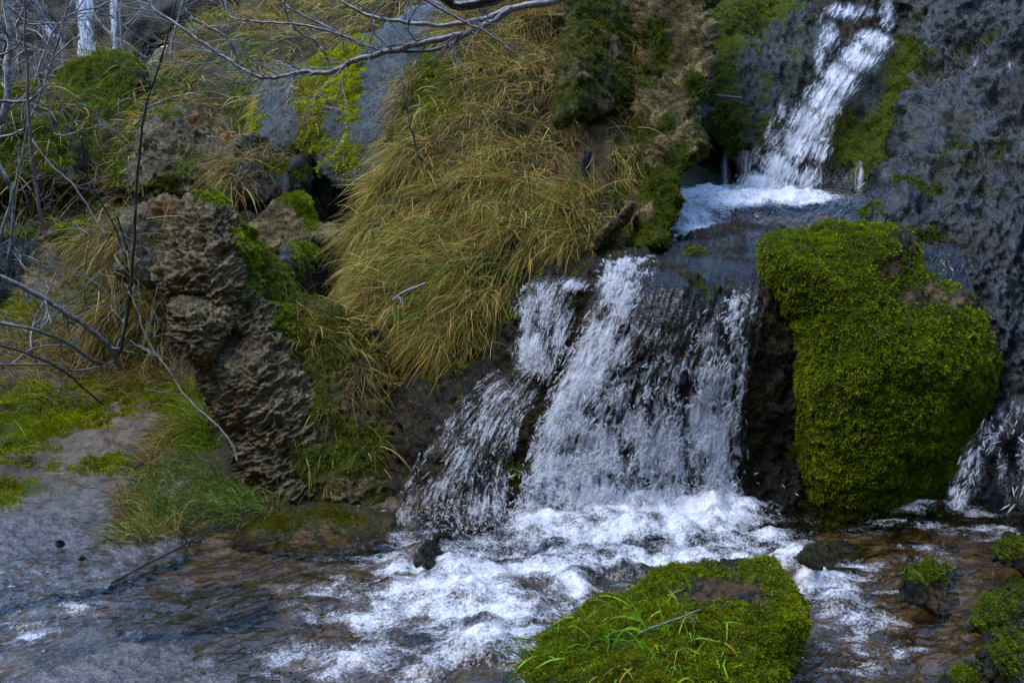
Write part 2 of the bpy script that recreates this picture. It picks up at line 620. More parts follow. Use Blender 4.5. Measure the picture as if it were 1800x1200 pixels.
def rock(name, label, cat, outline, depth, T, R, mat, res=4.0, disp=(), moss=(), tan=(), moss_up=0.0, moss_base=0.0, rough_edge=3.0,
         back=0.6, seed=1, parent=None, group=None, key=None):
    res = res * (.62 if res < 3 else .72)
    poly = smooth_poly(outline, 6)
    # uneven outline
    q = np.stack([poly[:, 0] / 26.0, poly[:, 1] / 26.0, np.full(len(poly), seed * 3.1)], -1)
    poly = poly + rough_edge * np.stack([fbm(q, 3, seed), fbm(q + 40, 3, seed)], -1)
    x0, y0 = poly.min(0) - 2 * res
    x1, y1 = poly.max(0) + 2 * res
    nx = int((x1 - x0) / res) + 1
    ny = int((y1 - y0) / res) + 1
    gx, gy = np.meshgrid(x0 + res * np.arange(nx), y0 + res * np.arange(ny))
    sdf, bx, by = poly_sdf(gx, gy, poly)
    inside = sdf > 0
    cell = inside[:-1, :-1] | inside[1:, :-1] | inside[:-1, 1:] | inside[1:, 1:]
    need = np.zeros_like(inside)
    need[:-1, :-1] |= cell
    need[1:, :-1] |= cell
    need[:-1, 1:] |= cell
    need[1:, 1:] |= cell
    out = need & ~inside
    gx = np.where(out, bx, gx)
    gy = np.where(out, by, gy)
    d = np.where(inside, sdf, 0)
    h = np.sqrt(np.clip(1 - (1 - np.clip(d / R, 0, 1)) ** 2, 0, 1))
    Yf = rbf(depth)
    Y = Yf(gx, gy)
    idx = -np.ones(inside.shape, int)
    fm = need
    nfv = fm.sum()
    idx[fm] = np.arange(nfv)
    px, py, hh, YY = gx[fm], gy[fm], h[fm], Y[fm]
    rim = out[fm]
    front = W(px, py, YY - T * hh)
    bidx = np.where(rim, np.arange(nfv), nfv + np.cumsum(~rim) - 1)
    backv = W(px[~rim], py[~rim], YY[~rim] + T * back * hh[~rim])
    V = np.concatenate([front, backv])
    cy, cx = np.nonzero(cell)
    a, b, c, e = idx[cy, cx], idx[cy, cx + 1], idx[cy + 1, cx + 1], idx[cy + 1, cx]
    Ff = np.stack([a, e, c, b], -1)
    Fb = np.stack([bidx[a], bidx[b], bidx[c], bidx[e]], -1)
    F = np.concatenate([Ff, Fb])
    nrm = vnormals(V, F)
    P0 = V.copy()
    PX = np.concatenate([px, px[~rim]])
    PY = np.concatenate([py, py[~rim]])
    fmax = 0.42 * FPX / (res * YY.mean())
    for (kind, sc, amp, *ex) in list(disp) + [('fbm', 40, .007), ('ridge', 18, .006)]:
        s = np.array(ex[0]) if ex else np.ones(3)
        q = P0 * sc * s
        oc = int(np.floor(np.log2(max(fmax / (sc * s.max()), 1e-3)))) + 1
        if kind.endswith('_t'):
            q = np.stack([.87 * P0[:, 0] + .5 * P0[:, 2], P0[:, 1], -.5 * P0[:, 0] + .87 * P0[:, 2]], -1) * sc * s
            kind = kind[:-2]
        if oc < 1:
            continue
        if kind == 'fbm':
            dd = fbm(q, min(6, oc), seed)
        elif kind == 'ridge':
            dd = fbm(q, min(5, oc), seed + 20, ridge=True) - 0.3
        elif kind == 'pits':
            dd = np.clip(worley(q + 0.25 * fbm(q, 2, seed)[:, None], seed) - 0.45, -0.5, 0.3)
        elif kind == 'lobes':
            dd = 0.5 - worley(q + 0.3 * fbm(q, 2, seed)[:, None], seed)
        elif kind == 'strata':
            qq = P0 + 0.06 * fbm(P0 * 5, 3, seed)[:, None]
            dd = fbm(qq * sc * s, 4, seed + 5, 0.6)
            dd = np.sign(dd) * np.abs(dd) ** 0.7
        V = V + nrm * (amp * dd)[:, None]
    nrm = vnormals(V, F)
    m = blobs(PX, PY, moss) + moss_base
    if moss_up:
        m = m + moss_up * np.clip(nrm[:, 2], 0, 1) ** 1.5
    big = fbm(V * 7, 4, seed + 60)
    m = np.clip(m + .7 * big * (m > .02), 0, 1)
    tn = np.clip(blobs(PX, PY, tan) * (1 + .9 * fbm(V * 12, 3, seed + 61)), 0, 1)
    m = m * (1 - tn)
    o = make_mesh(name, V, F, mat, parent, {'moss': m, 'tan': tn})
    tag(o, label, cat, group)
    r = dict(o=o, V=V, F=F, n=nrm, moss=m, tan=tn, nf=nfv, nff=len(Ff), px=PX, py=PY,
             Yf=lambda a, b: Yf(a, b) - T * np.sqrt(np.clip(1 - (1 - np.clip(poly_sdf(np.asarray(a, float), np.asarray(b, float), poly)[0] / R, 0, 1)) ** 2, 0, 1)))
    ROCKS[key or name] = r
    return r


def sample(r, n, weight=None, front=True):
    """random points on the front of a rock: position, normal, px, py"""
    F = r['F'][:r['nff']] if front else r['F']
    V = r['V']
    a, b, c, d = (V[F[:, k]] for k in range(4))
    ar = np.linalg.norm(np.cross(c - a, d - b), axis=1)
    if weight is not None:
        ar = ar * weight[F].mean(1)
    if ar.sum() <= 0:
        return None
    f = RNG.choice(len(F), n, p=ar / ar.sum())
    u, v = RNG.random(n), RNG.random(n)
    wts = np.stack([(1 - u) * (1 - v), (1 - u) * v, u * v, u * (1 - v)], -1)
    g = lambda arr: (arr[F[f]] * (wts[..., None] if arr.ndim == 2 else wts)).sum(1)
    nn = g(r['n'])
    return g(V), nn / (np.linalg.norm(nn, axis=1)[:, None] + 1e-9), g(r['px']), g(r['py'])


def unit(v):
    return v / (np.linalg.norm(v, axis=-1)[..., None] + 1e-12)


def moss_tufts(r, n, leaves=10, size=0.012, wid=0.0034, thr=0.35, cols=((0.03, 0.04, 0.002), (0.095, 0.125, 0.003), (0.19, 0.215, 0.006)), name='moss', weight=None, droop=0.35, nz=30):
    wgt = np.clip((r['moss'] if weight is None else weight) - thr, 0, 1) ** 0.7
    s = sample(r, n, wgt)
    if s is None:
        return None
    P, N, px, py = s
    tone = fbm(P * 9, 3, 3) * 0.5 + 0.5 + RNG.normal(0, 0.12, n)
    sz = size * np.clip(1 + 0.7 * fbm(P * nz, 2, 9), 0.4, 1.8)
    # tufts sit on little cushions
    P = P + N * (0.35 * sz * fbm(P * nz * 2, 2, 4))[:, None]
    P = np.repeat(P, leaves, 0)
    N = np.repeat(N, leaves, 0)
    sz = np.repeat(sz, leaves) * RNG.uniform(0.6, 1.25, n * leaves)
    tone = np.repeat(tone, leaves) + RNG.normal(0, 0.12, n * leaves)
    k = n * leaves
    rnd = unit(RNG.normal(size=(k, 3)))
    D = unit(N * 0.75 + rnd * 0.75 + np.array([0, 0, 0.25]))
    base = P + rnd * (sz * 0.35)[:, None] - N * (sz * 0.15)[:, None]
    mid = base + D * (sz * 0.55)[:, None]
    tip = base + unit(D + np.array([0, 0, -droop])) * sz[:, None]
    side = unit(np.cross(D, unit(RNG.normal(size=(k, 3))))) * (wid * 0.5 * sz / size)[:, None]
    V = np.stack([base, mid - side, tip, mid + side], 1).reshape(-1, 3)
    F = np.arange(4 * k).reshape(-1, 4)
    c0, c1, c2 = (np.array(c) for c in cols)
    tt = np.clip(tone, 0, 1)[:, None]
    col = np.where(tt < 0.5, c0 + (c1 - c0) * tt * 2, c1 + (c2 - c1) * (tt * 2 - 1))
    dead = sstep(.25, .6, np.repeat(fbm(s[0] * 6 + 3, 3, 41) + RNG.normal(0, .12, n), leaves))[:, None]
    col = col * (1 - .75 * dead) + np.array([.06, .045, .01]) * .75 * dead
    col = np.repeat(col * np.array([2.0, 1.95, .45]), 4, 0)
    return make_mesh(name, V, F, M['moss_leaf'], r['o'], cols=col, smooth=False)


PAL_DRY = [((0.33, 0.225, 0.12), 4), ((0.21, 0.135, 0.065), 3), ((0.44, 0.32, 0.18), 2), ((0.12, 0.15, 0.025), 2), ((0.075, 0.045, 0.018), 1.5)]
PAL_GOLD = [((0.40, 0.28, 0.12), 4), ((0.28, 0.18, 0.07), 3), ((0.52, 0.40, 0.22), 2), ((0.24, 0.25, 0.05), 2.4), ((0.12, 0.17, 0.04), .8)]
PAL_GREEN = [((0.10, 0.17, 0.05), 3), ((0.14, 0.22, 0.06), 3), ((0.16, 0.24, 0.12), 2), ((0.30, 0.20, 0.08), 1.5), ((0.07, 0.11, 0.02), 2)]
PAL_LIME = [((0.13, 0.27, 0.02), 3), ((0.2, 0.36, 0.05), 2), ((0.10, 0.18, 0.01), 2), ((0.26, 0.16, 0.04), 1.5)]


def blades(P, N, L, flow, pal, width=0.0035, lift=0.35, lay=1.0, curl=0.25, segs=5, jit=0.35, sag=0.5):
    """ribbons of grass: P roots, N surface normals, L lengths, flow preferred direction (n,3)"""
    n = len(P)
    T = flow - N * (flow * N).sum(-1)[:, None]
    T = unit(T + RNG.normal(0, jit, (n, 3)))
    D = unit(T * lay + N * lift * RNG.uniform(0.3, 1.8, n)[:, None] + RNG.normal(0, 0.12, (n, 3)))
    pts = [P - N * 0.01]
    p = P - N * 0.01
    cv = RNG.normal(0, curl, (n, 3)) / segs
    step = (L / segs)[:, None]
    d = D
    for k in range(segs):
        d = unit(d + cv + np.array([0, 0, -sag / segs]) * (k + 1) / segs * 2)
        # do not dive into the bank
        dn = (d * N).sum(-1)
        lim = 0.12 * (1 - k / segs) - 0.10
        d = unit(d + N * np.clip(lim - dn, 0, None)[:, None])
        p = p + d * step
        pts.append(p)
    pts = np.stack(pts, 1)                                        # n, segs+1, 3
    tang = unit(np.gradient(pts, axis=1))
    side = unit(np.cross(tang, unit(RNG.normal(size=(n, 1, 3)))))
    wv = (width * RNG.uniform(0.6, 1.4, n))[:, None] * np.linspace(1, 0.15, segs + 1)[None] ** 0.7
    A = pts - side * wv[..., None] * 0.5
    B = pts + side * wv[..., None] * 0.5
    V = np.stack([A, B], 2).reshape(-1, 3)
    base = (np.arange(n) * 2 * (segs + 1))[:, None] + (2 * np.arange(segs))[None]
    F = np.stack([base, base + 1, base + 3, base + 2], -1).reshape(-1, 4)
    cs = np.array([c for c, _ in pal])
    ws = np.array([x for _, x in pal], float)
    ci = RNG.choice(len(cs), n, p=ws / ws.sum())
    col = cs[ci] * RNG.uniform(0.25, 1.9, (n, 1)) * (1 + RNG.normal(0, 0.08, (n, 3)))
    col = np.repeat(np.clip(col * np.array([1.22, 1.2, .66]), 0.004, 0.8), 2 * (segs + 1), 0)
    return V, F, col


def join(parts):
    Vs, Fs, Cs, o = [], [], [], 0
    for v, f, c in parts:
        Vs.append(v)
        Fs.append(f + o)
        Cs.append(c)
        o += len(v)
    return np.concatenate(Vs), np.concatenate(Fs), np.concatenate(Cs)


def tussocks(r, n, per, L, weight=None, pal=PAL_DRY, spread=0.03, flow=(-0.45, -0.5, -0.8), width=0.0035, lift=0.5, jit=0.4, sag=0.5, curl=0.25, palmap=None):
    s = sample(r, n, weight)
    P, N, px, py = s
    k = RNG.poisson(per, n) + 3
    Pi = np.repeat(P, k, 0)
    Ni = np.repeat(N, k, 0)
    m = len(Pi)
    off = RNG.normal(0, spread, (m, 3))
    off -= Ni * (off * Ni).sum(-1)[:, None]
    fl = np.repeat(unit(np.array(flow) + RNG.normal(0, 0.4, (n, 3))), k, 0) + unit(off) * 0.25
    Li = np.repeat(L * RNG.uniform(0.6, 1.35, n), k) * RNG.uniform(0.5, 1.2, m)
    return blades(Pi + off, Ni, Li, fl, pal, width, lift, sag=sag, jit=jit, curl=curl)


# ------------------------------------------------------------------ tubes (branches, sticks) and water strands
def tube(pts, radii, sides=6):
    pts = np.asarray(pts, float)
    n = len(pts)
    t = unit(np.gradient(pts, axis=0))
    ref = np.array([0.31, 0.2, 0.93])
    u = unit(np.cross(t, ref))
    v = np.cross(t, u)
    ang = np.arange(sides) * 2 * math.pi / sides
    ring = (u[:, None] * np.cos(ang)[None, :, None] + v[:, None] * np.sin(ang)[None, :, None]) * np.asarray(radii)[:, None, None] + pts[:, None]
    V = ring.reshape(-1, 3)
    i = np.arange(n - 1)[:, None] * sides
    k = np.arange(sides)[None]
    k2 = (k + 1) % sides
    F = np.stack([i + k, i + k2, i + sides + k2, i + sides + k], -1).reshape(-1, 4)
    V = np.concatenate([V, pts[:1], pts[-1:]])
    a, b = len(V) - 2, len(V) - 1
    caps = [(a, (j + 1) % sides, j, j) for j in range(sides)] + [(b, (n - 1) * sides + j, (n - 1) * sides + (j + 1) % sides, (n - 1) * sides + (j + 1) % sides) for j in range(sides)]
    T3 = np.array([c[:3] for c in caps])
    return V, F, T3


def tubes_mesh(name, lst, mat, parent=None):
    Vs, Fs, Ts, o = [], [], [], 0
    for pts, rad, sides in lst:
        v, f, t3 = tube(pts, rad, sides)
        Vs.append(v)
        Fs.append(f + o)
        Ts.append(t3 + o)
        o += len(v)
    return make_mesh(name, np.concatenate(Vs), [np.concatenate(Fs), np.concatenate(Ts)], mat, parent)


def limb_pts(pix, Y0, Y1, wob=0.006, n=7, seed=0):
    c = smooth_poly(pix, n, closed=False)
    Y = np.linspace(Y0, Y1, len(c))
    p = W(c[:, 0], c[:, 1], Y)
    q = np.stack([np.linspace(0, len(c) * 0.35, len(c)), np.full(len(c), seed * 7.7), np.zeros(len(c))], -1)
    p = p + wob * np.stack([noise(q, seed), noise(q + 31, seed) * 2, noise(q + 77, seed)], -1)
    return p


def twig_tree(p0, d, L, r, depth=2, kids=3, out=None, sag=0.0, wig=0.28):
    """recursive bare twig: appends (pts, radii, sides)"""
    out = [] if out is None else out
    n = max(5, int(L / 0.03))
    pts = [np.array(p0)]
    d = unit(np.array(d, float))
    for k in range(n):
        d = unit(d + RNG.normal(0, wig / math.sqrt(n) * 1.6, 3) + np.array([0, 0, sag / n]))
        pts.append(pts[-1] + d * L / n)
    pts = np.array(pts)
    out.append((pts, np.linspace(r, r * 0.35, n + 1), 5 if r > 0.003 else 4))
    if depth > 0:
        for _ in range(kids):
            i = int(RNG.uniform(0.2, 0.92) * n)
            dd = unit(pts[min(i + 1, n)] - pts[i])
            side = unit(np.cross(dd, RNG.normal(size=3)))
            twig_tree(pts[i], dd * 0.75 + side * 0.7, L * RNG.uniform(0.3, 0.6) * (1 - 0.4 * i / n), r * (0.35 + 0.3 * (1 - i / n)), depth - 1, max(1, kids - 1), out, sag, wig)
    return out


def strands(paths, rad, alpha, name, parent, mat=None, sides=4):
    """paths (n, k, 3) tapered water threads with droplet-like swellings"""
    n, k, _ = paths.shape
    t = unit(np.gradient(paths, axis=1))
    u = unit(np.cross(t, np.array([0.2, 0.95, 0.1])))
    v = np.cross(t, u)
    prof = np.sin(np.linspace(0.12, math.pi - 0.04, k)) ** 0.7
    rr = rad[:, None] * prof[None] * RNG.uniform(0.55, 1.3, (n, k))
    ang = np.arange(sides) * 2 * math.pi / sides
    ring = paths[:, :, None] + (u[:, :, None] * np.cos(ang)[None, None, :, None] + v[:, :, None] * np.sin(ang)[None, None, :, None]) * rr[:, :, None, None]
    V = ring.reshape(-1, 3)
    b = (np.arange(n) * k * sides)[:, None, None] + (np.arange(k - 1) * sides)[None, :, None]
    j = np.arange(sides)[None, None]
    j2 = (j + 1) % sides
    F = np.stack([b + j, b + j2, b + sides + j2, b + sides + j], -1).reshape(-1, 4)
    return tag(make_mesh(name, V, F, mat or M['strand'], parent, {'alpha': np.repeat(alpha, k * sides)}), kind='stuff')

# ================================================================== GROUND AND WATER
def gpt(px, py, Y):
    p = W(px, py, Y)
    return (p[0], p[1], p[2])


GP = [gpt(*a) for a in [
    (0, 860, 5.0), (120, 840, 5.1), (205, 800, 5.3), (0, 940, 4.55), (130, 950, 4.5), (230, 960, 4.5), (300, 920, 4.7), (0, 1030, 4.05), (180, 1010, 4.12),
    (60, 760, 5.5), (220, 730, 5.7), (270, 690, 5.95), (60, 640, 6.3), (180, 620, 6.45), (300, 560, 6.7), (150, 450, 7.6), (40, 440, 7.7), (60, 340, 8.7), (350, 380, 7.9),
    (550, 500, 6.7), (560, 420, 7.2), (600, 370, 7.6), (560, 600, 5.9), (620, 590, 5.6),
    (100, 200, 10.2), (250, 130, 11.0), (560, 110, 9.4), (700, 0, 9.5),
    (900, 300, 6.6), (900, 0, 8.2), (1120, 300, 6.8), (1250, 0, 8.8), (1230, 290, 7.2), (1330, 350, 6.9), (1500, 0, 8.8), (1500, 300, 7.3), (1700, 300, 7.0), (1800, 0, 8.5),
    (1250, 405, 5.95), (1400, 400, 6.0), (750, 640, 5.5), (1000, 560, 5.6), (1300, 560, 5.6), (1850, 620, 5.9)]]
GP += [(-0.2, 2.4, -.10), (0.6, 2.4, -.12), (1.4, 2.4, -.06), (-1.2, 2.4, -.07), (-2.2, 2.5, -.05), (-1.2, 3.2, -.045), (-0.9, 3.7, -.05), (-0.5, 3.4, -.09), (-0.6, 4.2, -.12), (-0.35, 4.5, -.1),
       (0, 3.6, -.13), (0.2, 4.4, -.12), (0.5, 4.8, -.08), (0.9, 4.2, -.10), (0.7, 3.4, -.10), (1.3, 3.5, -.04), (1.5, 4.2, -.03), (1.3, 4.75, -.09), (1.3, 5.15, -.07), (1.7, 5.0, -.07), (2.1, 5.1, -.06), (0.95, 5.1, -.06), (2.2, 3.6, -.03), (2.3, 4.6, -.06), (3.2, 3.0, .1),
       (4, 5, .6), (5, 8, 3), (-4.5, 4, .2), (-5, 7, 1.0), (-6, 11, 1.5), (-4, 12.5, 1.7), (-3.5, 5.2, .25), (-7, 3, .5), (6, 3, 1.6),
       (-7, 16, 2.0), (-2, 16, 2.8), (3, 16, 5.6), (7, 16, 6.5), (7, 11, 4.2), (0, 12, 3.2), (3, 12, 4.2)]
GP = np.array(GP)


def rbf3(pts):
    P, V = pts[:, :2], pts[:, 2]
    n = len(P)
    D = np.linalg.norm(P[:, None] - P[None], axis=-1)
    A = np.zeros((n + 3, n + 3))
    A[:n, :n] = D - 0.02 * np.eye(n)
    A[:n, n] = 1
    A[:n, n + 1:] = P
    A[n, :n] = 1
    A[n + 1:, :n] = P.T
    sol = np.linalg.lstsq(A, np.concatenate([V, [0, 0, 0]]), rcond=None)[0]

    def f(x, y):
        z = sol[n] + x * sol[n + 1] + y * sol[n + 2]
        for k in range(n):
            z = z + sol[k] * np.sqrt((x - P[k, 0]) ** 2 + (y - P[k, 1]) ** 2 + 0.01)
        return z
    return f


GZ = rbf3(GP)


def ground_z(x, y):
    z = GZ(x, y)
    p = np.stack([x, y, 0 * x], -1)
    z = z + 0.035 * fbm(p * np.array([1.3, 2.2, 1]), 4, 2) * np.clip((y - 3) / 3, 0.35, 2.5) + 0.010 * fbm(p * np.array([5, 11, 1]), 4, 8)
    z = z + 0.05 * fbm(p * np.array([2.2, 4.5, 1]), 4, 44, ridge=True) * sstep(-.5, -1.0, x) * sstep(4.4, 5.2, y)
    z = z + (.016 * fbm(p * np.array([11, 16, 1]), 3, 46, ridge=True) + .006 * fbm(p * 30, 2, 47)) * sstep(-.4, -.9, x) * sstep(4.0, 4.6, y) * sstep(9, 7, y)
    return z


xs = np.concatenate([np.linspace(-8, -2.45, 60)[:-1], np.linspace(-2.45, 2.45, 400), np.linspace(2.45, 8, 60)[1:]])
ys = [2.2]
while ys[-1] < 17:
    ys.append(ys[-1] + max(0.011, 0.0085 * (ys[-1] - 2.6)))
ys = np.array(ys)
gx, gy = np.meshgrid(xs, ys)
gz = ground_z(gx, gy)
V = np.stack([gx, gy, gz], -1).reshape(-1, 3)
nyy, nxx = gx.shape
ii = (np.arange(nyy - 1)[:, None] * nxx + np.arange(nxx - 1)[None]).ravel()
F = np.stack([ii, ii + 1, ii + nxx + 1, ii + nxx], -1)
px, py = proj(V)
wet = sstep(0.10, 0.02, V[:, 2]) * (V[:, 1] < 6)
wet = np.maximum(wet, blobs(px, py, [(200, 830, 90, 45, 1), (220, 700, 60, 24, .9), (60, 950, 200, 70, 1), (150, 730, 150, 60, .9), (120, 440, 80, 60, .9), (70, 480, 60, 60, .8), (600, 400, 50, 40, .8), (1330, 400, 200, 40, 1)]))
slab = blobs(px, py, [(60, 960, 230, 90, 1), (230, 830, 90, 40, .8), (200, 1100, 220, 60, .75), (300, 1180, 250, 50, .8), (120, 430, 70, 50, .9), (60, 920, 120, 40, .9), (1480, 1190, 70, 25, .8), (480, 1100, 80, 40, .4), (240, 690, 40, 20, .7)])
gm = blobs(px, py, [(40, 750, 90, 50, .7), (40, 860, 60, 20, .8), (100, 400, 130, 20, .9), (60, 540, 90, 30, .8), (260, 660, 90, 30, .6),
                    (330, 760, 70, 60, .6), (700, 620, 120, 40, .6), (100, 600, 140, 40, .45)])
gm = np.maximum(gm, 0.45 * (V[:, 1] > 6.4)) * (1 - 0.9 * (wet > 0.8) * (gm < 0.6))
ground = make_mesh('ground', V, F, M['ground'], attrs={'moss': gm, 'tan': slab, 'wet': wet})
tag(ground, kind='structure')
px_g = px
GR = dict(o=ground, V=V, F=F, n=vnormals(V, F), moss=gm, tan=slab, nff=len(F), px=px, py=py)

# added unseen wall ring behind and beside the camera, blocks low sky light
th = np.linspace(math.radians(52), math.radians(308), 150)
hh = np.linspace(0, 1, 40)
tg, hg = np.meshgrid(th, hh)
rad = 8.5 + 2.4 * hg
P0 = np.stack([rad * np.sin(tg), rad * np.cos(tg) + 2.0, -1 + 11.5 * hg], -1)
rr = .9 * fbm(P0 * .45, 4, 90)
P0 = P0 + rr[..., None] * np.stack([np.sin(tg), np.cos(tg), 0 * tg], -1) + np.stack([0 * rr, 0 * rr, 1.2 * fbm(P0 * .4, 3, 91) * hg], -1)
ii = (np.arange(39)[:, None] * 150 + np.arange(149)[None]).ravel()
tag(make_mesh('sky_block_wall', P0.reshape(-1, 3), np.stack([ii, ii + 1, ii + 151, ii + 150], -1), M['earth'], attrs={'moss': np.full(P0.size // 3, .4), 'tan': np.zeros(P0.size // 3)}), kind='structure')

# water of the stream at the foot of the falls
FOAM = [(1000, 950, 150, 50, .85), (1150, 925, 190, 45, 1), (1270, 915, 80, 60, 1), (820, 1040, 110, 50, 1), (910, 1080, 130, 55, .7), (850, 1145, 100, 35, 1), (700, 1000, 90, 30, .6), (640, 1050, 110, 45, .5),
        (720, 1100, 130, 30, .5), (620, 1165, 130, 30, .45), (750, 1185, 100, 25, .55), (960, 1010, 130, 45, .75), (1090, 990, 100, 35, .8), (940, 1150, 40, 50, .6), (760, 960, 70, 25, .5), (1210, 975, 120, 18, .8),
        (1330, 950, 70, 28, .8), (1390, 985, 50, 25, .95), (1425, 1020, 40, 30, .95), (1475, 1060, 60, 28, .8), (1540, 1105, 60, 30, .55), (1590, 1140, 45, 25, .35), (1640, 893, 70, 10, .75), (1710, 903, 60, 9, .6),
        (1600, 925, 110, 12, .3), (1745, 940, 60, 16, .45), (130, 1072, 60, 9, .6), (45, 1105, 45, 14, .42), (20, 1130, 40, 12, .35), (540, 1160, 90, 25, .35), (800, 1000, 100, 40, .75), (700, 1060, 150, 70, .62), (860, 1080, 160, 80, .72), (1000, 1040, 60, 40, .8), (650, 1160, 160, 40, .55), (1330, 1000, 160, 30, .6), (1450, 1030, 90, 50, .6), (1500, 1090, 100, 50, .42), (1590, 1000, 200, 120, .16), (1500, 1150, 120, 50, .25), (520, 1195, 90, 20, .3), (1540, 965, 90, 8, .22), (1300, 890, 60, 30, .7), (860, 920, 80, 25, .5)]
xs = np.linspace(-2.6, 2.9, 780)
ys = np.concatenate([np.linspace(2.3, 5.25, 470)])
wx, wy = np.meshgrid(xs, ys)
P0 = np.stack([wx, wy, 0 * wx], -1)
px, py = proj(P0)
foam = blobmax(px, py, FOAM)
# break the foam up in world space
fb = foam + 0.75 * fbm(P0 * np.array([5, 8, 1]) + 0.5 * fbm(P0 * 4, 2, 77)[..., None], 4, 31) * sstep(0.02, 0.2, foam)
foamv = np.clip(fb, 0, 1)
lump = fbm(P0 * 7, 4, 5)
lump2 = fbm(P0 * 22, 3, 6)
rise = blobs(px, py, [(1150, 905, 210, 30, 1), (1000, 930, 140, 30, .7), (820, 1040, 90, 40, .55), (850, 1140, 80, 30, .5), (900, 920, 100, 30, .6)])
fl = np.array([1.0, 2.3, 1.0])
wz = 0.016 * fbm(P0 * 2.6 * fl, 3, 12) + 0.006 * fbm(P0 * 9 * fl, 3, 13) + 0.05 * rise + foam * (0.08 * np.clip(lump + 0.15, -0.2, 1) + 0.012 * lump2) + sstep(.35, .8, foam) * 0.02
fx, fy = wx * .6 + wy * .8, -wx * .8 + wy * .6
crease = fbm(np.stack([fx * 1.1, fy * 3.4, 0 * fx], -1), 4, 55, ridge=True)
wz = wz + 0.022 * np.clip(crease, -.3, 1) * (1 - .7 * sstep(0, .4, foam)) * sstep(.9, -.4, wx)
# the flow drops to the lower left
wz = wz - 0.03 * sstep(-0.7, -1.6, wx) * sstep(3.9, 3.0, wy)
V = np.stack([wx, wy, wz], -1).reshape(-1, 3)
nyy, nxx = wx.shape
ii = (np.arange(nyy - 1)[:, None] * nxx + np.arange(nxx - 1)[None]).ravel()
F = np.stack([ii, ii + 1, ii + nxx + 1, ii + nxx], -1)
water = tag(make_mesh('water', V, F, M['pool'], attrs={'foam': foamv.ravel()}), kind='structure')

# upper pool above the lower fall
xs = np.linspace(0.70, 2.0, 190)
ys = np.linspace(5.2, 7.3, 220)
ux, uy = np.meshgrid(xs, ys)
P0 = np.stack([ux, uy, 0 * ux], -1)
UZ = 1.5 - 6.5 * math.tan(math.radians(9.5) - math.atan((600 - 338) / FPX))
uz = UZ + 0.012 * fbm(P0 * 6, 3, 3) + 0.006 * fbm(P0 * 20, 2, 4)
uz = uz - 0.16 * sstep(6.05, 5.6, uy) - 0.25 * sstep(5.62, 5.2, uy) 
P1 = np.stack([ux, uy, uz], -1)
px, py = proj(P1)
uf = blobs(px, py, [(1300, 338, 110, 18, 1), (1370, 345, 70, 14, 1), (1240, 350, 60, 18, .8), (1225, 368, 45, 25, .8), (1215, 392, 30, 18, .4), (1430, 350, 60, 8, .6), (1310, 404, 110, 9, .36), (1225, 408, 40, 16, .45), (1180, 425, 30, 12, .5)])
uz = uz + 0.05 * uf * np.clip(fbm(P0 * 9, 3, 8) + .3, 0, 1)
V = np.stack([ux, uy, uz], -1).reshape(-1, 3)
nyy, nxx = ux.shape
ii = (np.arange(nyy - 1)[:, None] * nxx + np.arange(nxx - 1)[None]).ravel()
F = np.stack([ii, ii + 1, ii + nxx + 1, ii + nxx], -1)
tag(make_mesh('upper_water', V, F, M['pool'], attrs={'foam': uf.ravel()}), kind='structure')

moss_tufts(GR, 9000, 7, .013, .004, .3, cols=((.04, .05, .004), (.13, .15, .005), (.27, .28, .008)), weight=gm * (GR['V'][:, 1] > 6.2) * (px_g > -80) * (px_g < 900) * (GR['V'][:, 1] < 9))
near = blobs(px_g, GR['py'], [(250, 690, 80, 40, 1), (170, 815, 70, 22, .9), (60, 750, 130, 70, .8), (110, 690, 80, 30, .8), (10, 870, 60, 25, .9), (350, 730, 60, 50, .7), (120, 955, 50, 14, .45), (300, 640, 50, 20, .7)]) * (.55 + fbm(GR['V'] * 5, 3, 6))
moss_tufts(GR, 12000, 8, .012, .0036, .3, cols=((.04, .05, .004), (.14, .165, .005), (.28, .3, .008)), weight=near * (GR['V'][:, 1] < 6.6))

# ================================================================== ROCKS
FB = ('fbm', 4, .05)
# --- right: the great moss boulder
r = rock('moss_boulder', 'big rounded boulder covered in thick green moss right of the lower fall', 'boulder',
         [(1332, 440), (1345, 415), (1420, 398), (1480, 391), (1540, 389), (1590, 398), (1614, 425), (1622, 465), (1652, 492), (1700, 512), (1738, 560), (1755, 620), (1750, 690), (1722, 740), (1692, 800), (1668, 860), (1650, 930), (1600, 990), (1450, 990), (1405, 920), (1388, 840), (1396, 760), (1390, 690), (1402, 620), (1382, 560), (1345, 500)],
         [(1500, 400, 5.3), (1350, 450, 5.2), (1600, 480, 5.25), (1500, 650, 5.06), (1500, 900, 5.15), (1720, 650, 5.18), (1400, 800, 5.1)], .34, 170, M['moss_bed'], 3.2,
         [('fbm', 3.2, .05), ('fbm', 11, .018), ('lobes', 26, .016), ('lobes', 60, .010)],
         moss=[(1450, 460, 160, 90, 1), (1500, 650, 200, 170, 1), (1550, 800, 150, 110, 1), (1680, 640, 80, 90, .75), (1420, 850, 60, 60, .7), (1570, 910, 100, 60, .8)],
         tan=[(1568, 470, 28, 30, .75), (1625, 518, 48, 14, .7), (1690, 535, 30, 14, .45), (1397, 618, 14, 22, .9), (1745, 600, 8, 60, .6), (1640, 490, 20, 20, .4), (1385, 510, 16, 10, .45)])
moss_tufts(r, 26000, 8, .0115, .0036, nz=30, cols=((0.03, 0.044, 0.002), (0.10, 0.14, 0.003), (0.22, 0.26, 0.006)))

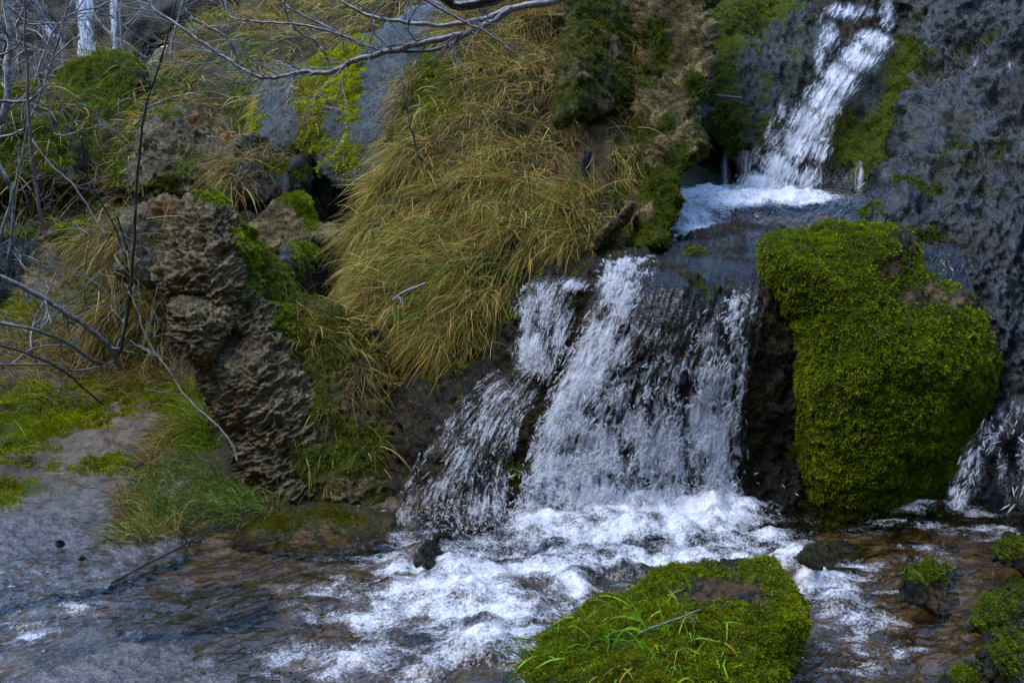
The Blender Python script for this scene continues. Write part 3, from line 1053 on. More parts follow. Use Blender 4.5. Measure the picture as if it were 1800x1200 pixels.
# --- front: the low moss boulder
r = rock('foreground_boulder', 'low mossy boulder with grass blades and bare brown crown in the foreground', 'boulder',
         [(860, 1270), (905, 1165), (950, 1115), (1010, 1075), (1060, 1052), (1110, 1036), (1150, 1006), (1200, 993), (1270, 984), (1330, 982), (1372, 994), (1398, 1025), (1420, 1062), (1427, 1098), (1405, 1135), (1392, 1180), (1390, 1260), (1370, 1360), (1100, 1390), (880, 1370)],
         [(1270, 990, 3.72), (1400, 1060, 3.55), (920, 1160, 3.42), (1150, 1200, 3.15), (1150, 1330, 3.05), (1380, 1250, 3.2), (1060, 1055, 3.6)], .13, 120, M['dark_wet'], 3.2,
         [('fbm', 5, .035), ('fbm', 16, .014), ('lobes', 40, .012), ('lobes', 90, .006)],
         moss_base=.18, moss=[(1000, 1110, 90, 45, .9), (1130, 1060, 90, 40, 1), (1200, 1010, 80, 14, .8), (1360, 1010, 40, 30, .9), (1390, 1080, 45, 45, .8), (1250, 1120, 130, 50, 1), (1230, 1190, 120, 70, 1), (930, 1170, 50, 50, .8), (1330, 1150, 70, 60, .9), (1080, 1190, 90, 40, .6)],
         tan=[(1260, 1022, 40, 20, .65), (1320, 1030, 40, 16, .6), (1230, 1050, 50, 14, .45), (1335, 1062, 36, 18, .5), (1100, 1130, 60, 25, .45)])
moss_tufts(r, 13000, 9, .0105, .0028, .3, nz=36)
sp = sample(r, 420, blobs(r['px'], r['py'], [(1000, 1120, 90, 40, .8), (1120, 1090, 60, 30, 1), (1180, 1090, 50, 30, .8), (1250, 1140, 60, 50, .6), (950, 1180, 50, 40, .8), (1150, 1160, 80, 40, .5)]))
v, f, c = blades(sp[0], sp[1], RNG.uniform(.05, .13, 420), np.tile([[-.35, -.7, -.5]], (420, 1)), PAL_LIME, .0058, 1.3, jit=.5, sag=1.0)
tag(make_mesh('grass', v, f, M['grass'], cols=c), 'lime green grass blades scattered over the foreground mossy boulder', 'grass', kind='stuff')

# --- the ledge the lower fall runs over
LED = rock('waterfall_ledge', 'dark brown wet rock ledge under the lower fall', 'rock ledge',
           [(650, 900), (680, 780), (685, 690), (715, 640), (800, 598), (850, 566), (870, 530), (920, 490), (960, 464), (1040, 456), (1110, 449), (1180, 425), (1240, 408), (1330, 396), (1390, 430), (1420, 520), (1430, 620), (1430, 760), (1435, 880), (1450, 1000), (1200, 1010), (900, 1000), (700, 980)],
           [(1100, 455, 5.3), (1250, 405, 5.75), (1200, 500, 5.15), (1200, 620, 5.03), (1200, 900, 4.98), (1000, 700, 4.98), (900, 900, 4.8), (720, 650, 5.35), (860, 570, 5.4), (700, 900, 4.9), (800, 780, 4.95), (850, 960, 4.6), (1380, 800, 5.12), (1350, 500, 5.25), (960, 470, 5.35)], .14, 60, M['dark_wet'], 3.6,
           [('fbm', 3.5, .06), ('ridge', 8, .05), ('fbm', 20, .022), ('ridge', 34, .010)],
           moss_base=.06, moss=[(880, 560, 40, 25, .55), (800, 650, 50, 25, .5), (900, 830, 30, 50, .45), (1400, 700, 20, 120, .35), (1230, 500, 60, 60, .3), (950, 500, 40, 20, .3)],
           tan=[(830, 610, 60, 14, .6), (720, 880, 50, 50, .5), (1250, 600, 70, 60, .45)])
moss_tufts(LED, 1500, 7, .010, .003, .35)

# --- travertine stump
r = rock('travertine_stump', 'jagged grey layered travertine rock leaning at left of the fall', 'rock',
         [(350, 352), (385, 347), (405, 375), (432, 410), (440, 450), (458, 505), (492, 545), (512, 585), (535, 640), (578, 700), (612, 760), (635, 830), (640, 895), (570, 925), (500, 900), (440, 855), (420, 790), (380, 730), (352, 660), (345, 632), (330, 620), (318, 590), (305, 540), (286, 490), (292, 460), (310, 430), (326, 380)],
         [(370, 350, 5.45), (400, 500, 5.25), (450, 650, 5.12), (520, 870, 4.92), (330, 560, 5.25), (420, 600, 5.28), (580, 800, 5.1)], .2, 75, M['travertine'], 2.3,
         [('fbm', 5, .06), ('ridge', 8, .04), ('ridge_t', 17, .026, (.6, .8, 1.6)), ('ridge_t', 42, .012, (.6, .8, 1.6)), ('pits', 60, .018, (.8, .8, 1.4))],
         moss=[(440, 430, 26, 80, 1), (500, 570, 20, 50, .6), (385, 352, 40, 16, .9), (360, 370, 14, 20, .4), (480, 560, 20, 40, .35), (600, 850, 30, 60, .5)],
         tan=[(425, 720, 18, 40, .42), (500, 690, 30, 30, .3), (355, 480, 12, 10, .5), (410, 540, 10, 10, .4)])
rock('nodule', None, None, [(300, 560), (310, 535), (345, 528), (390, 532), (412, 548), (405, 575), (390, 600), (375, 622), (345, 636), (318, 622), (302, 595)],
     [(350, 540, 5.05), (350, 620, 4.98), (400, 570, 5.08)], .13, 50, M['travertine'], 2.2,
     [('fbm', 8, .04), ('ridge', 19, .026, (.6, .8, 1.6)), ('ridge', 42, .012, (.6, .8, 1.6)), ('pits', 60, .018)], parent=r['o'], seed=4)
moss_tufts(r, 2600, 7, .010, .003, .35, cols=((.05, .07, .004), (.14, .18, .006), (.24, .28, .01)))

# --- the mossy shoulder beside it
r = rock('mossy_shoulder', 'brown and mossy rock shoulder right of the jagged travertine rock', 'rock',
         [(395, 365), (450, 420), (500, 470), (540, 522), (600, 542), (640, 562), (668, 600), (695, 660), (712, 760), (722, 860), (700, 930), (600, 945), (545, 900), (500, 800), (480, 650), (440, 520)],
         [(420, 400, 5.55), (520, 520, 5.45), (560, 700, 5.15), (650, 800, 5.05), (600, 920, 4.85), (660, 600, 5.45)], .17, 80, M['ridge'], 3.2,
         [('fbm', 4, .06), ('fbm', 14, .022), ('ridge', 26, .012)],
         moss_base=.28, moss=[(430, 420, 40, 60, 1), (480, 500, 45, 50, .9), (570, 600, 70, 40, .8), (540, 680, 40, 70, .7), (560, 820, 50, 60, .55), (640, 800, 60, 70, .45), (620, 590, 60, 30, .8)],
         tan=[(580, 660, 30, 30, .5), (600, 850, 50, 40, .4)])
moss_tufts(r, 4500, 8, .010, .003, .4, cols=((.022, .034, .003), (.085, .105, .004), (.18, .2, .007)))
v, f, c = join([tussocks(r, 60, 18, .13, blobs(r['px'], r['py'], [(600, 570, 70, 25, 1), (650, 640, 30, 60, .9), (690, 700, 15, 80, .5)]), PAL_DRY, .05, (-.1, -.5, -.9), .003),
                tussocks(r, 50, 4, .16, blobs(r['px'], r['py'], [(560, 780, 60, 100, .5), (480, 600, 40, 60, .5), (640, 750, 40, 100, .6)]), PAL_DRY, .02, (-.1, -.4, -.9), .0028, sag=.8)])
tag(make_mesh('shoulder_grass', v, f, M['grass'], cols=c), 'thin straw grass draped over the mossy shoulder by the travertine rock', 'grass', kind='stuff')

# --- brown bank at the pool edge
r = rock('brown_bank', 'low brown mossy bank at the pool edge below the shoulder', 'bank',
         [(405, 960), (440, 915), (500, 890), (560, 880), (640, 885), (690, 895), (710, 945), (660, 975), (560, 985), (480, 975)],
         [(560, 885, 4.75), (560, 960, 4.5), (430, 940, 4.55), (690, 930, 4.65)], .09, 45, M['earth'], 3.2, [('fbm', 6, .03), ('fbm', 20, .012), ('lobes', 50, .008)],
         moss=[(560, 910, 110, 22, .7), (460, 920, 40, 20, .6)], tan=[(560, 950, 120, 25, .5)], seed=5)
moss_tufts(r, 2500, 7, .008, .0024, .35, cols=((.025, .028, .003), (.07, .07, .006), (.12, .10, .01)))

# --- the big grass mound
MOUND = rock('grass_mound', 'steep earth mound hung with long straw grass in the centre', 'mound',
             [(622, 520), (636, 440), (648, 350), (680, 250), (702, 150), (745, 80), (820, 20), (900, -60), (1100, -80), (1130, 50), (1150, 200), (1130, 300), (1095, 380), (1045, 445), (965, 472), (905, 515), (855, 595), (790, 632), (700, 612), (640, 575)],
             [(640, 520, 5.75), (800, 610, 5.35), (950, 470, 5.5), (1060, 400, 5.6), (900, 350, 5.85), (700, 400, 5.95), (900, 200, 6.35), (900, 60, 7.0), (1000, 0, 7.3), (720, 150, 6.8), (1080, 250, 6.3), (800, 270, 6.2)], .22, 110, M['earth'], 4.0,
             [('fbm', 2.5, .09), ('fbm', 7, .05), ('ridge', 14, .02)],
             moss=[(800, 170, 80, 80, .6), (730, 250, 30, 60, .7), (1030, 300, 40, 40, .5), (800, 520, 100, 50, .3)], tan=[(1010, 300, 60, 50, .7), (960, 330, 60, 20, .6), (1050, 250, 30, 60, .6)], seed=6)
mpx, mpy = MOUND['px'], MOUND['py']
bare = blobs(mpx, mpy, [(1010, 290, 55, 45, 1), (960, 335, 50, 14, .7), (1060, 200, 40, 120, 1), (765, 120, 40, 60, .7)])
band = 0.5 + 1.0 * np.clip(fbm(MOUND['V'] * 5.5, 3, 5), -.5, .8)
wt = np.clip(band, 0.02, 2) ** 2.2 * (1 - .95 * bare)
low = sstep(230, 330, mpy)
parts = [tussocks(MOUND, 330, 56, .20, wt * low, PAL_GOLD, .03, (-.42, -.3, -.85), .0031, .35, jit=.22, sag=.7, curl=.14),
         tussocks(MOUND, 260, 34, .13, wt * low, PAL_DRY, .05, (-.3, -.3, -.85), .003, .45, jit=.5, sag=.7, curl=.25),
         tussocks(MOUND, 250, 56, .2, wt * (1 - low), PAL_DRY, .035, (-.12, -.3, -1), .0032, .3, jit=.22, sag=.8, curl=.14),
         tussocks(MOUND, 120, 30, .17, wt * low * blobs(mpx, mpy, [(780, 500, 60, 60, 1), (1060, 350, 40, 60, 1.0), (830, 420, 200, 60, .5), (700, 500, 50, 50, .6)]), PAL_GREEN, .05, (-.45, -.4, -.8), .0032, .5, jit=.4),
         tussocks(MOUND, 420, 9, .16, wt, PAL_GOLD, .08, (-.3, -.5, -.7), .003, .8, jit=.6)]
v, f, c = join(parts)
tag(make_mesh('hillside_grass', v, f, M['grass'], cols=c), 'long combed straw and green grass hanging over the central mound', 'grass', kind='stuff')

moss_tufts(MOUND, 4500, 7, .012, .0038, .25)

# --- mossy ridge right of the mound
r = rock('mossy_ridge', 'tall knobbly brown ridge with moss patches left of the upper cascade', 'rock ridge',
         [(1090, -60), (1240, -60), (1250, 60), (1256, 140), (1228, 195), (1230, 262), (1205, 305), (1190, 360), (1182, 425), (1150, 452), (1040, 450), (1048, 415), (1085, 375), (1100, 320), (1080, 260), (1110, 200), (1120, 120), (1105, 40)],
         [(1110, 440, 5.55), (1150, 350, 5.75), (1180, 250, 6.0), (1170, 100, 6.6), (1170, -40, 7.1)], .24, 65, M['ridge'], 3.0,
         [('fbm', 4, .08), ('lobes', 8, .09), ('fbm', 16, .035), ('ridge', 30, .018)],
         moss_base=.04, moss=[(1145, 325, 40, 30, .8), (1205, 285, 30, 45, .8), (1150, 60, 30, 40, .4), (1225, 150, 24, 30, .6), (1165, 80, 18, 30, .8), (1130, 420, 60, 25, .8), (1180, 370, 30, 40, .8), (1120, 230, 40, 20, .5), (1190, 215, 40, 20, .5), (1130, 150, 30, 40, .5)], seed=7,
         tan=[(1150, 175, 40, 15, .4)])
moss_tufts(r, 5000, 8, .010, .0030, .36, cols=((.02, .03, .003), (.05, .068, .004), (.11, .13, .007)))
rb = rock('moss_hump', 'dark mossy hump bulging from the slope above the bare earth', 'rock hump',
          [(985, -60), (1120, -60), (1135, 60), (1125, 150), (1100, 190), (1050, 208), (1005, 216), (980, 205), (975, 120), (990, 40)],
          [(1050, 200, 6.15), (1050, 60, 6.7), (1050, -40, 7.1)], .3, 70, M['ridge'], 3.4, [('fbm', 5, .05), ('fbm', 18, .03), ('lobes', 30, .012)],
          moss_base=.3, moss=[(1030, 60, 50, 80, .6), (1000, 180, 50, 30, .45), (1100, 150, 25, 60, .5)], tan=[(1080, 90, 25, 20, .5), (1050, 170, 20, 14, .5)], seed=8)
moss_tufts(rb, 3200, 8, .010, .0032, .42, cols=((.025, .024, .004), (.065, .06, .006), (.12, .115, .008)))
rock('grey_toe', 'smooth brown grey rock toe at the foot of the ridge beside the ledge', 'rock',
     [(1035, 440), (1050, 410), (1085, 375), (1108, 355), (1115, 372), (1095, 400), (1075, 430), (1060, 447)],
     [(1050, 430, 5.32), (1100, 370, 5.42)], .06, 22, M['ridge'], 2.6, [('fbm', 10, .02), ('fbm', 30, .008)], seed=9)

# --- rock left of the upper cascade
r = rock('cascade_shoulder', 'dark green wet rock left of the upper cascade', 'rock',
         [(1236, -60), (1330, -20), (1440, 5), (1500, 30), (1490, 110), (1445, 190), (1405, 250), (1375, 300), (1310, 285), (1262, 235), (1236, 190), (1246, 100)],
         [(1300, 280, 6.95), (1260, 180, 7.1), (1400, 60, 7.75), (1300, 0, 7.8), (1380, 240, 6.95)], .25, 70, M['grey_wet'], 3.6, [('fbm', 4, .07), ('fbm', 14, .03), ('ridge', 30, .012)],
         moss_base=.25, moss=[(1290, 40, 60, 40, .9), (1260, 110, 25, 70, .8), (1275, 230, 25, 50, .8), (1360, 10, 60, 20, .5), (1340, 230, 40, 50, .4)], tan=[(1330, 60, 50, 20, .4)], seed=10)
moss_tufts(r, 2500, 8, .012, .0038, .42)
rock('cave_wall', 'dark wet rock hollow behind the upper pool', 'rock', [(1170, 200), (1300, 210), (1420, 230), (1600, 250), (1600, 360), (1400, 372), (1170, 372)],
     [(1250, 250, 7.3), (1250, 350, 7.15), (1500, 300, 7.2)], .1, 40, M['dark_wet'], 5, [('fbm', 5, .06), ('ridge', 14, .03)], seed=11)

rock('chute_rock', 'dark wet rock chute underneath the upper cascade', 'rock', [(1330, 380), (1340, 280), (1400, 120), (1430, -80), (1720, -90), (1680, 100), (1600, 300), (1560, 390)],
     [(1400, 330, 6.95), (1500, 150, 7.35), (1550, 0, 7.9), (1560, 330, 6.95)], .1, 50, M['dark_wet'], 4, [('fbm', 4, .07), ('ridge', 14, .03), ('fbm', 24, .015)], seed=40)

rock('brown_step', 'low brown rock step with clear water sliding over it between the two falls', 'rock step', [(1255, 385), (1300, 368), (1400, 364), (1480, 368), (1500, 395), (1440, 410), (1340, 418), (1270, 428), (1235, 420)],
     [(1300, 368, 6.05), (1480, 370, 6.05), (1300, 425, 5.62), (1480, 405, 5.75)], .04, 30, M['earth'], 3, [('fbm', 6, .03), ('ridge', 14, .015)], tan=[(1380, 390, 100, 20, .5)], seed=43)

# --- moss ledge right of the cascade
r = rock('mossy_step', 'mossy rock step right under the upper cascade', 'rock',
         [(1445, 175), (1500, 120), (1560, 60), (1620, 60), (1640, 150), (1620, 260), (1570, 330), (1520, 350), (1480, 300), (1420, 275), (1410, 235)],
         [(1450, 260, 6.85), (1540, 320, 6.6), (1560, 120, 7.2), (1620, 200, 6.9)], .2, 60, M['grey_wet'], 3.4, [('fbm', 4, .07), ('fbm', 14, .03), ('lobes', 26, .015)],
         moss_base=.3, moss=[(1535, 255, 60, 40, 1), (1605, 110, 30, 70, .9), (1575, 190, 30, 50, .8), (1480, 220, 40, 35, .6), (1540, 330, 30, 20, .9)], tan=[(1500, 180, 40, 40, .5)], seed=12)
moss_tufts(r, 3200, 8, .012, .0038, .4)

# --- the right hand cliff
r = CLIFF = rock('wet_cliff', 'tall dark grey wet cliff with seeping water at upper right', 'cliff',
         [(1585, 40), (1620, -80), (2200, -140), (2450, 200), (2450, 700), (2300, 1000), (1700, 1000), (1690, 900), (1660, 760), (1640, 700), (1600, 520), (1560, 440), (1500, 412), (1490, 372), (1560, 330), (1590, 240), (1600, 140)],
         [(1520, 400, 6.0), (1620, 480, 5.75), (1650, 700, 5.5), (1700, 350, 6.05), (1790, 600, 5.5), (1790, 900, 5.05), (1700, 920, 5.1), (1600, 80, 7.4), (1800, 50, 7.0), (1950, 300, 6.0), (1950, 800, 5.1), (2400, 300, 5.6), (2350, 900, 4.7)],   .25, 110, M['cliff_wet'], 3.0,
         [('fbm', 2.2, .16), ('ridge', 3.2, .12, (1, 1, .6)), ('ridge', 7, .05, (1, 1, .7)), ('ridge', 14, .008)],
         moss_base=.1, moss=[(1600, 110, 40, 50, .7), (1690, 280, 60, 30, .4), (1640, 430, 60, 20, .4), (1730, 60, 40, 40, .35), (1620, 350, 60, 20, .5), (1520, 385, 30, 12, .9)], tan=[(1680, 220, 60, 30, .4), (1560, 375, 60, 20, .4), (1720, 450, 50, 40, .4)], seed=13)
moss_tufts(r, 2600, 7, .012, .0036, .38, cols=((.018, .03, .004), (.04, .06, .006), (.08, .11, .008)))

# --- buttress and the slopes at upper left
r = rock('wet_buttress', 'wet blue grey rock buttress with bright moss stripes above the dark hollow', 'rock',
         [(436, 180), (470, 140), (540, 118), (600, 88), (680, 40), (770, 10), (765, 60), (730, 130), (712, 220), (680, 300), (640, 325), (600, 328), (562, 305), (545, 272), (480, 268), (445, 230)],
         [(600, 310, 7.1), (480, 230, 7.6), (600, 100, 8.3), (740, 40, 8.3), (690, 250, 7.0)], .25, 70, M['grey_wet'], 3.4, [('fbm', 2.6, .10), ('fbm', 10, .035), ('ridge', 22, .012)],
         moss=[(590, 130, 50, 45, 1), (552, 180, 30, 60, 1), (615, 190, 18, 60, .8), (600, 90, 40, 22, 1), (610, 285, 50, 30, .7), (440, 215, 30, 40, 1), (545, 250, 30, 20, .7), (645, 70, 60, 14, .6)], tan=[(650, 55, 50, 16, .5)], seed=14)
moss_tufts(r, 3400, 8, .016, .005, .4, cols=((.06, .07, .003), (.21, .22, .004), (.42, .40, .008)))
v, f, c = join([tussocks(r, 12, 20, .26, blobs(r['px'], r['py'], [(548, 190, 12, 40, 1), (520, 150, 20, 10, .6)]), PAL_DRY, .06, (-.05, -.4, -1), .0045, sag=.9),
                tussocks(r, 12, 14, .16, blobs(r['px'], r['py'], [(520, 140, 30, 12, 1), (450, 170, 20, 30, .7)]), PAL_GOLD, .06, (-.3, -.4, -1), .0045)])
tag(make_mesh('buttress_grass', v, f, M['grass'], cols=c), 'thin straw grass hanging down the wet grey buttress', 'grass', kind='stuff')

SL = rock('grassy_slope', 'rounded far slope draped in tan grass below the bare branches', 'slope',
          [(170, 340), (178, 240), (228, 180), (262, 130), (300, 90), (345, 45), (420, 5), (600, -50), (800, -60), (790, 30), (680, 60), (600, 100), (500, 150), (470, 220), (440, 262), (400, 275), (300, 300), (240, 330)],
          [(200, 320, 8.4), (420, 240, 8.3), (300, 110, 10), (500, 20, 10.5), (700, 0, 9.6), (560, 110, 9), (220, 220, 9)], .4, 80, M['earth'], 5, [('fbm', 1.6, .16), ('fbm', 6, .06)],
          moss=[(370, 30, 40, 20, 1), (240, 200, 60, 40, .9), (290, 150, 60, 24, .9), (430, 180, 40, 60, .9), (210, 280, 40, 50, .8), (640, 20, 90, 30, .6), (430, 90, 40, 30, .4), (200, 290, 40, 40, .6)], seed=15)
moss_tufts(SL, 5000, 7, .02, .006, .4, cols=((.02, .032, .003), (.06, .08, .004), (.15, .19, .006)))
spx, spy = SL['px'], SL['py']
wt = np.clip(.5 + fbm(SL['V'] * 2.5, 3, 2), .05, 2) * (1 - .8 * SL['moss'])
v, f, c = join([tussocks(SL, 150, 36, .21, wt, PAL_DRY, .08, (-.3, -.5, -.9), .0055, .4, sag=1.0), tussocks(SL, 90, 20, .2, wt, PAL_GOLD, .1, (-.3, -.5, -.7), .006, .7)])
tag(make_mesh('slope_grass', v, f, M['grass'], cols=c), 'tan grass hanging in fringes over the far slope at upper left', 'grass', kind='stuff')

for nm, lab, outl, dep, T_, R_, ms, sd_ in [
    ('moss_mound', 'dark green mossy mound below the distant falls', [(78, 335), (84, 200), (108, 122), (165, 104), (238, 98), (262, 140), (240, 190), (215, 250), (195, 335)], [(150, 330, 8.6), (150, 110, 9.6), (240, 150, 9.3)], .35, 70,
     [(170, 120, 80, 30, 1), (110, 200, 50, 60, .8), (200, 180, 50, 60, .7), (140, 290, 60, 50, .45)], 16),
    ('moss_mound', 'brownish mossy mound at the left picture edge behind the shrub', [(-80, 350), (-80, 150), (30, 145), (88, 168), (130, 215), (142, 330), (60, 345)], [(0, 330, 8.2), (0, 160, 8.9), (130, 250, 8.5)], .35, 70,
     [(20, 165, 60, 20, 1), (60, 240, 70, 50, .75), (30, 300, 80, 40, .55)], 17)]:
    r = rock(nm, lab, 'mound', outl, dep, T_, R_, M['earth'], 4, [('fbm', 2.5, .1), ('fbm', 9, .045), ('lobes', 14, .03)], moss=ms, seed=sd_)
    moss_tufts(r, 4200, 8, .017, .005, .32, cols=((.018, .03, .003), (.075, .10, .004), (.17, .21, .006)))
    v, f, c = tussocks(r, 40, 18, .3, None, PAL_DRY, .08, (-.1, -.4, -1), .005, sag=.9)
    tag(make_mesh('mound_grass', v, f, M['grass'], cols=c), 'sparse straw grass over the ' + lab, 'grass', kind='stuff')

r = rock('limestone_boulder', 'grey weathered boulder with an orange lichen crest below the grassy slope', 'boulder',
         [(226, 335), (240, 275), (248, 228), (288, 196), (322, 191), (352, 208), (376, 238), (412, 256), (432, 290), (420, 335), (380, 350), (280, 352)],
         [(320, 200, 7.7), (320, 340, 7.3), (420, 300, 7.35), (250, 300, 7.4)], .28, 60, M['grey_dry'], 2.4, [('fbm', 4, .08), ('ridge', 12, .03), ('pits', 28, .02), ('fbm', 40, .01)],
         moss_base=.06, moss=[(300, 200, 30, 12, .5), (330, 290, 60, 30, .45), (300, 330, 60, 20, .5)], tan=[(345, 215, 16, 16, .8), (400, 250, 24, 10, .7)], seed=18)
moss_tufts(r, 600, 7, .013, .004, .4)
rock('cap_stone', 'small grey stone perched at the right shoulder of the weathered boulder', 'stone', [(405, 285), (408, 250), (425, 234), (440, 234), (455, 255), (466, 280), (440, 290)],
     [(430, 240, 7.3), (430, 285, 7.2)], .1, 25, M['grey_dry'], 2.4, [('fbm', 8, .03), ('pits', 30, .015)], moss=[(455, 262, 12, 20, .7)], seed=19)
r = rock('drip_boulder', 'dark mossy round boulder with a straw fringe beside the hollow', 'boulder',
         [(392, 350), (390, 292), (430, 268), (480, 272), (522, 275), (547, 300), (552, 345), (500, 372), (430, 372)], [(470, 275, 7.2), (470, 360, 6.95), (545, 320, 7.15)], .24, 45, M['dark_wet'], 2.6,
         [('fbm', 5, .05), ('fbm', 18, .02)], moss=[(520, 295, 36, 26, 1), (470, 290, 40, 14, .7)], tan=[(430, 300, 30, 20, .4)], seed=20)
moss_tufts(r, 1500, 7, .012, .004, .4, cols=((.02, .03, .003), (.05, .07, .004), (.1, .13, .006)))
v, f, c = tussocks(r, 34, 16, .22, blobs(r['px'], r['py'], [(440, 285, 40, 16, 1), (400, 310, 20, 30, .8)]), PAL_DRY, .05, (-.3, -.6, -.9), .004, .6, sag=.8)
tag(make_mesh('fringe_grass', v, f, M['grass'], cols=c), 'pale straw fringe hanging over the dark mossy round boulder', 'grass', kind='stuff')
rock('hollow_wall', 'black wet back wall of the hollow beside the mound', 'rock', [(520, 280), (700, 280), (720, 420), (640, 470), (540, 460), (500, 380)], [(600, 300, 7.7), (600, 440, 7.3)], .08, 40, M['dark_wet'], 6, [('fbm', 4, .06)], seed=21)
r = rock('mossy_block', 'brown block with a green moss cap behind the travertine rock', 'rock', [(430, 440), (440, 400), (468, 362), (515, 337), (545, 343), (556, 388), (602, 398), (620, 415), (580, 440), (500, 450)],
         [(510, 345, 6.7), (510, 440, 6.4), (600, 410, 6.5)], .18, 40, M['ridge'], 2.6, [('fbm', 5, .05), ('fbm', 18, .025), ('pits', 30, .01)], moss=[(530, 350, 30, 20, 1), (550, 385, 20, 25, .7), (470, 400, 40, 30, .4)], seed=22)
moss_tufts(r, 1300, 7, .011, .0035, .4)
r = rock('moss_cushion', 'bright green moss cushion stone in front of the brown block', 'stone', [(490, 480), (506, 435), (555, 418), (612, 432), (650, 470), (610, 520), (530, 520)],
         [(560, 425, 6.45), (560, 510, 6.2)], .15, 45, M['dark_wet'], 2.6, [('fbm', 6, .04), ('fbm', 20, .015)], moss=[(560, 440, 50, 20, 1), (530, 480, 30, 20, .4)], seed=23)
moss_tufts(r, 1300, 7, .011, .0035, .4, cols=((.03, .045, .003), (.09, .12, .004), (.19, .22, .006)))
r = rock('lichen_shelf', 'tan and orange lichen shelf rock behind the jagged travertine top', 'rock', [(205, 480), (212, 400), (245, 362), (300, 350), (350, 375), (430, 395), (440, 440), (360, 480), (280, 500)],
         [(300, 360, 6.9), (300, 470, 6.4)], .18, 50, M['grey_dry'], 3, [('fbm', 4, .06), ('ridge', 14, .03), ('fbm', 30, .012)], moss=[(250, 390, 30, 20, .4), (230, 450, 30, 30, .5)], tan=[(300, 370, 50, 18, .9), (400, 405, 40, 14, .7), (260, 430, 40, 30, .5)], seed=24)
v, f, c = tussocks(r, 40, 12, .2, None, PAL_DRY, .06, (-.2, -.5, -.9), .0035, .6)
tag(make_mesh('shelf_grass', v, f, M['grass'], cols=c), 'short dry grass on the orange lichen shelf rock', 'grass', kind='stuff')
r = rock('drape_mound', 'small mound hung with brown grass left of the travertine rock', 'mound', [(135, 570), (148, 430), (180, 398), (240, 394), (300, 430), (318, 560), (310, 650), (180, 660)],
         [(220, 400, 6.8), (220, 640, 6.3), (150, 500, 6.7), (300, 540, 6.5)], .22, 70, M['earth'], 4, [('fbm', 3, .08), ('fbm', 12, .035)], moss=[(130, 480, 40, 60, .8), (200, 410, 50, 14, .6), (250, 600, 50, 50, .4)], seed=25)
moss_tufts(r, 900, 7, .012, .004, .4)
v, f, c = join([tussocks(r, 90, 36, .26, blobs(r['px'], r['py'], [(180, 430, 50, 30, 1), (260, 440, 40, 30, .7), (200, 560, 60, 50, .6), (280, 600, 40, 50, .5)]), PAL_DRY, .05, (-.15, -.5, -1), .0038, .45, sag=.9),
                tussocks(r, 60, 16, .18, blobs(r['px'], r['py'], [(220, 520, 60, 60, .7), (270, 630, 40, 30, 1)]), PAL_GREEN, .05, (-.3, -.5, -.5), .0035, .8)])
tag(make_mesh('drape_grass', v, f, M['grass'], cols=c), 'brown hanging grass on the small mound left of the travertine rock', 'grass', kind='stuff')

# --- grass bank between the pool and the side stream
BK = rock('grass_bank', 'low bank of green and straw grass between side stream and pool', 'bank',
          [(170, 985), (205, 905), (222, 840), (278, 770), (330, 715), (390, 735), (432, 800), (455, 850), (520, 880), (485, 915), (410, 930), (340, 955), (258, 1000), (215, 1018)],
          [(330, 730, 5.5), (240, 850, 5.05), (420, 850, 5.0), (230, 990, 4.35), (420, 920, 4.62), (330, 880, 4.9)], .09, 50, M['earth'], 3.2, [('fbm', 5, .03), ('fbm', 18, .015)],
          moss=[(250, 970, 40, 25, .9), (330, 770, 60, 50, .7), (230, 900, 40, 40, .5), (400, 900, 60, 20, .5)], seed=26)
moss_tufts(BK, 1800, 7, .009, .0028, .4, cols=((.03, .045, .003), (.09, .12, .004), (.18, .22, .008)))
bx_, by_ = BK['px'], BK['py']
v, f, c = join([tussocks(BK, 190, 26, .10, blobs(bx_, by_, [(350, 850, 80, 50, 1), (300, 880, 60, 40, .8), (440, 880, 40, 20, .8)]), PAL_GREEN, .035, (-.6, -.5, -.1), .0028, .9, jit=.8, sag=.9),
                tussocks(BK, 170, 26, .12, blobs(bx_, by_, [(240, 880, 40, 60, .8), (290, 770, 50, 40, .8), (240, 940, 70, 30, .8), (340, 740, 40, 30, .7)]), PAL_DRY, .035, (-.7, -.5, -.2), .003, .35, jit=.6, sag=.8),
                tussocks(BK, 70, 26, .12, blobs(bx_, by_, [(360, 760, 40, 60, 1), (250, 960, 30, 20, .7)]), PAL_LIME, .04, (-.5, -.5, -.1), .003, .7)])
tag(make_mesh('bank_grass', v, f, M['grass'], cols=c), 'fresh blue green and straw grass flopping over the low bank', 'grass', kind='stuff')

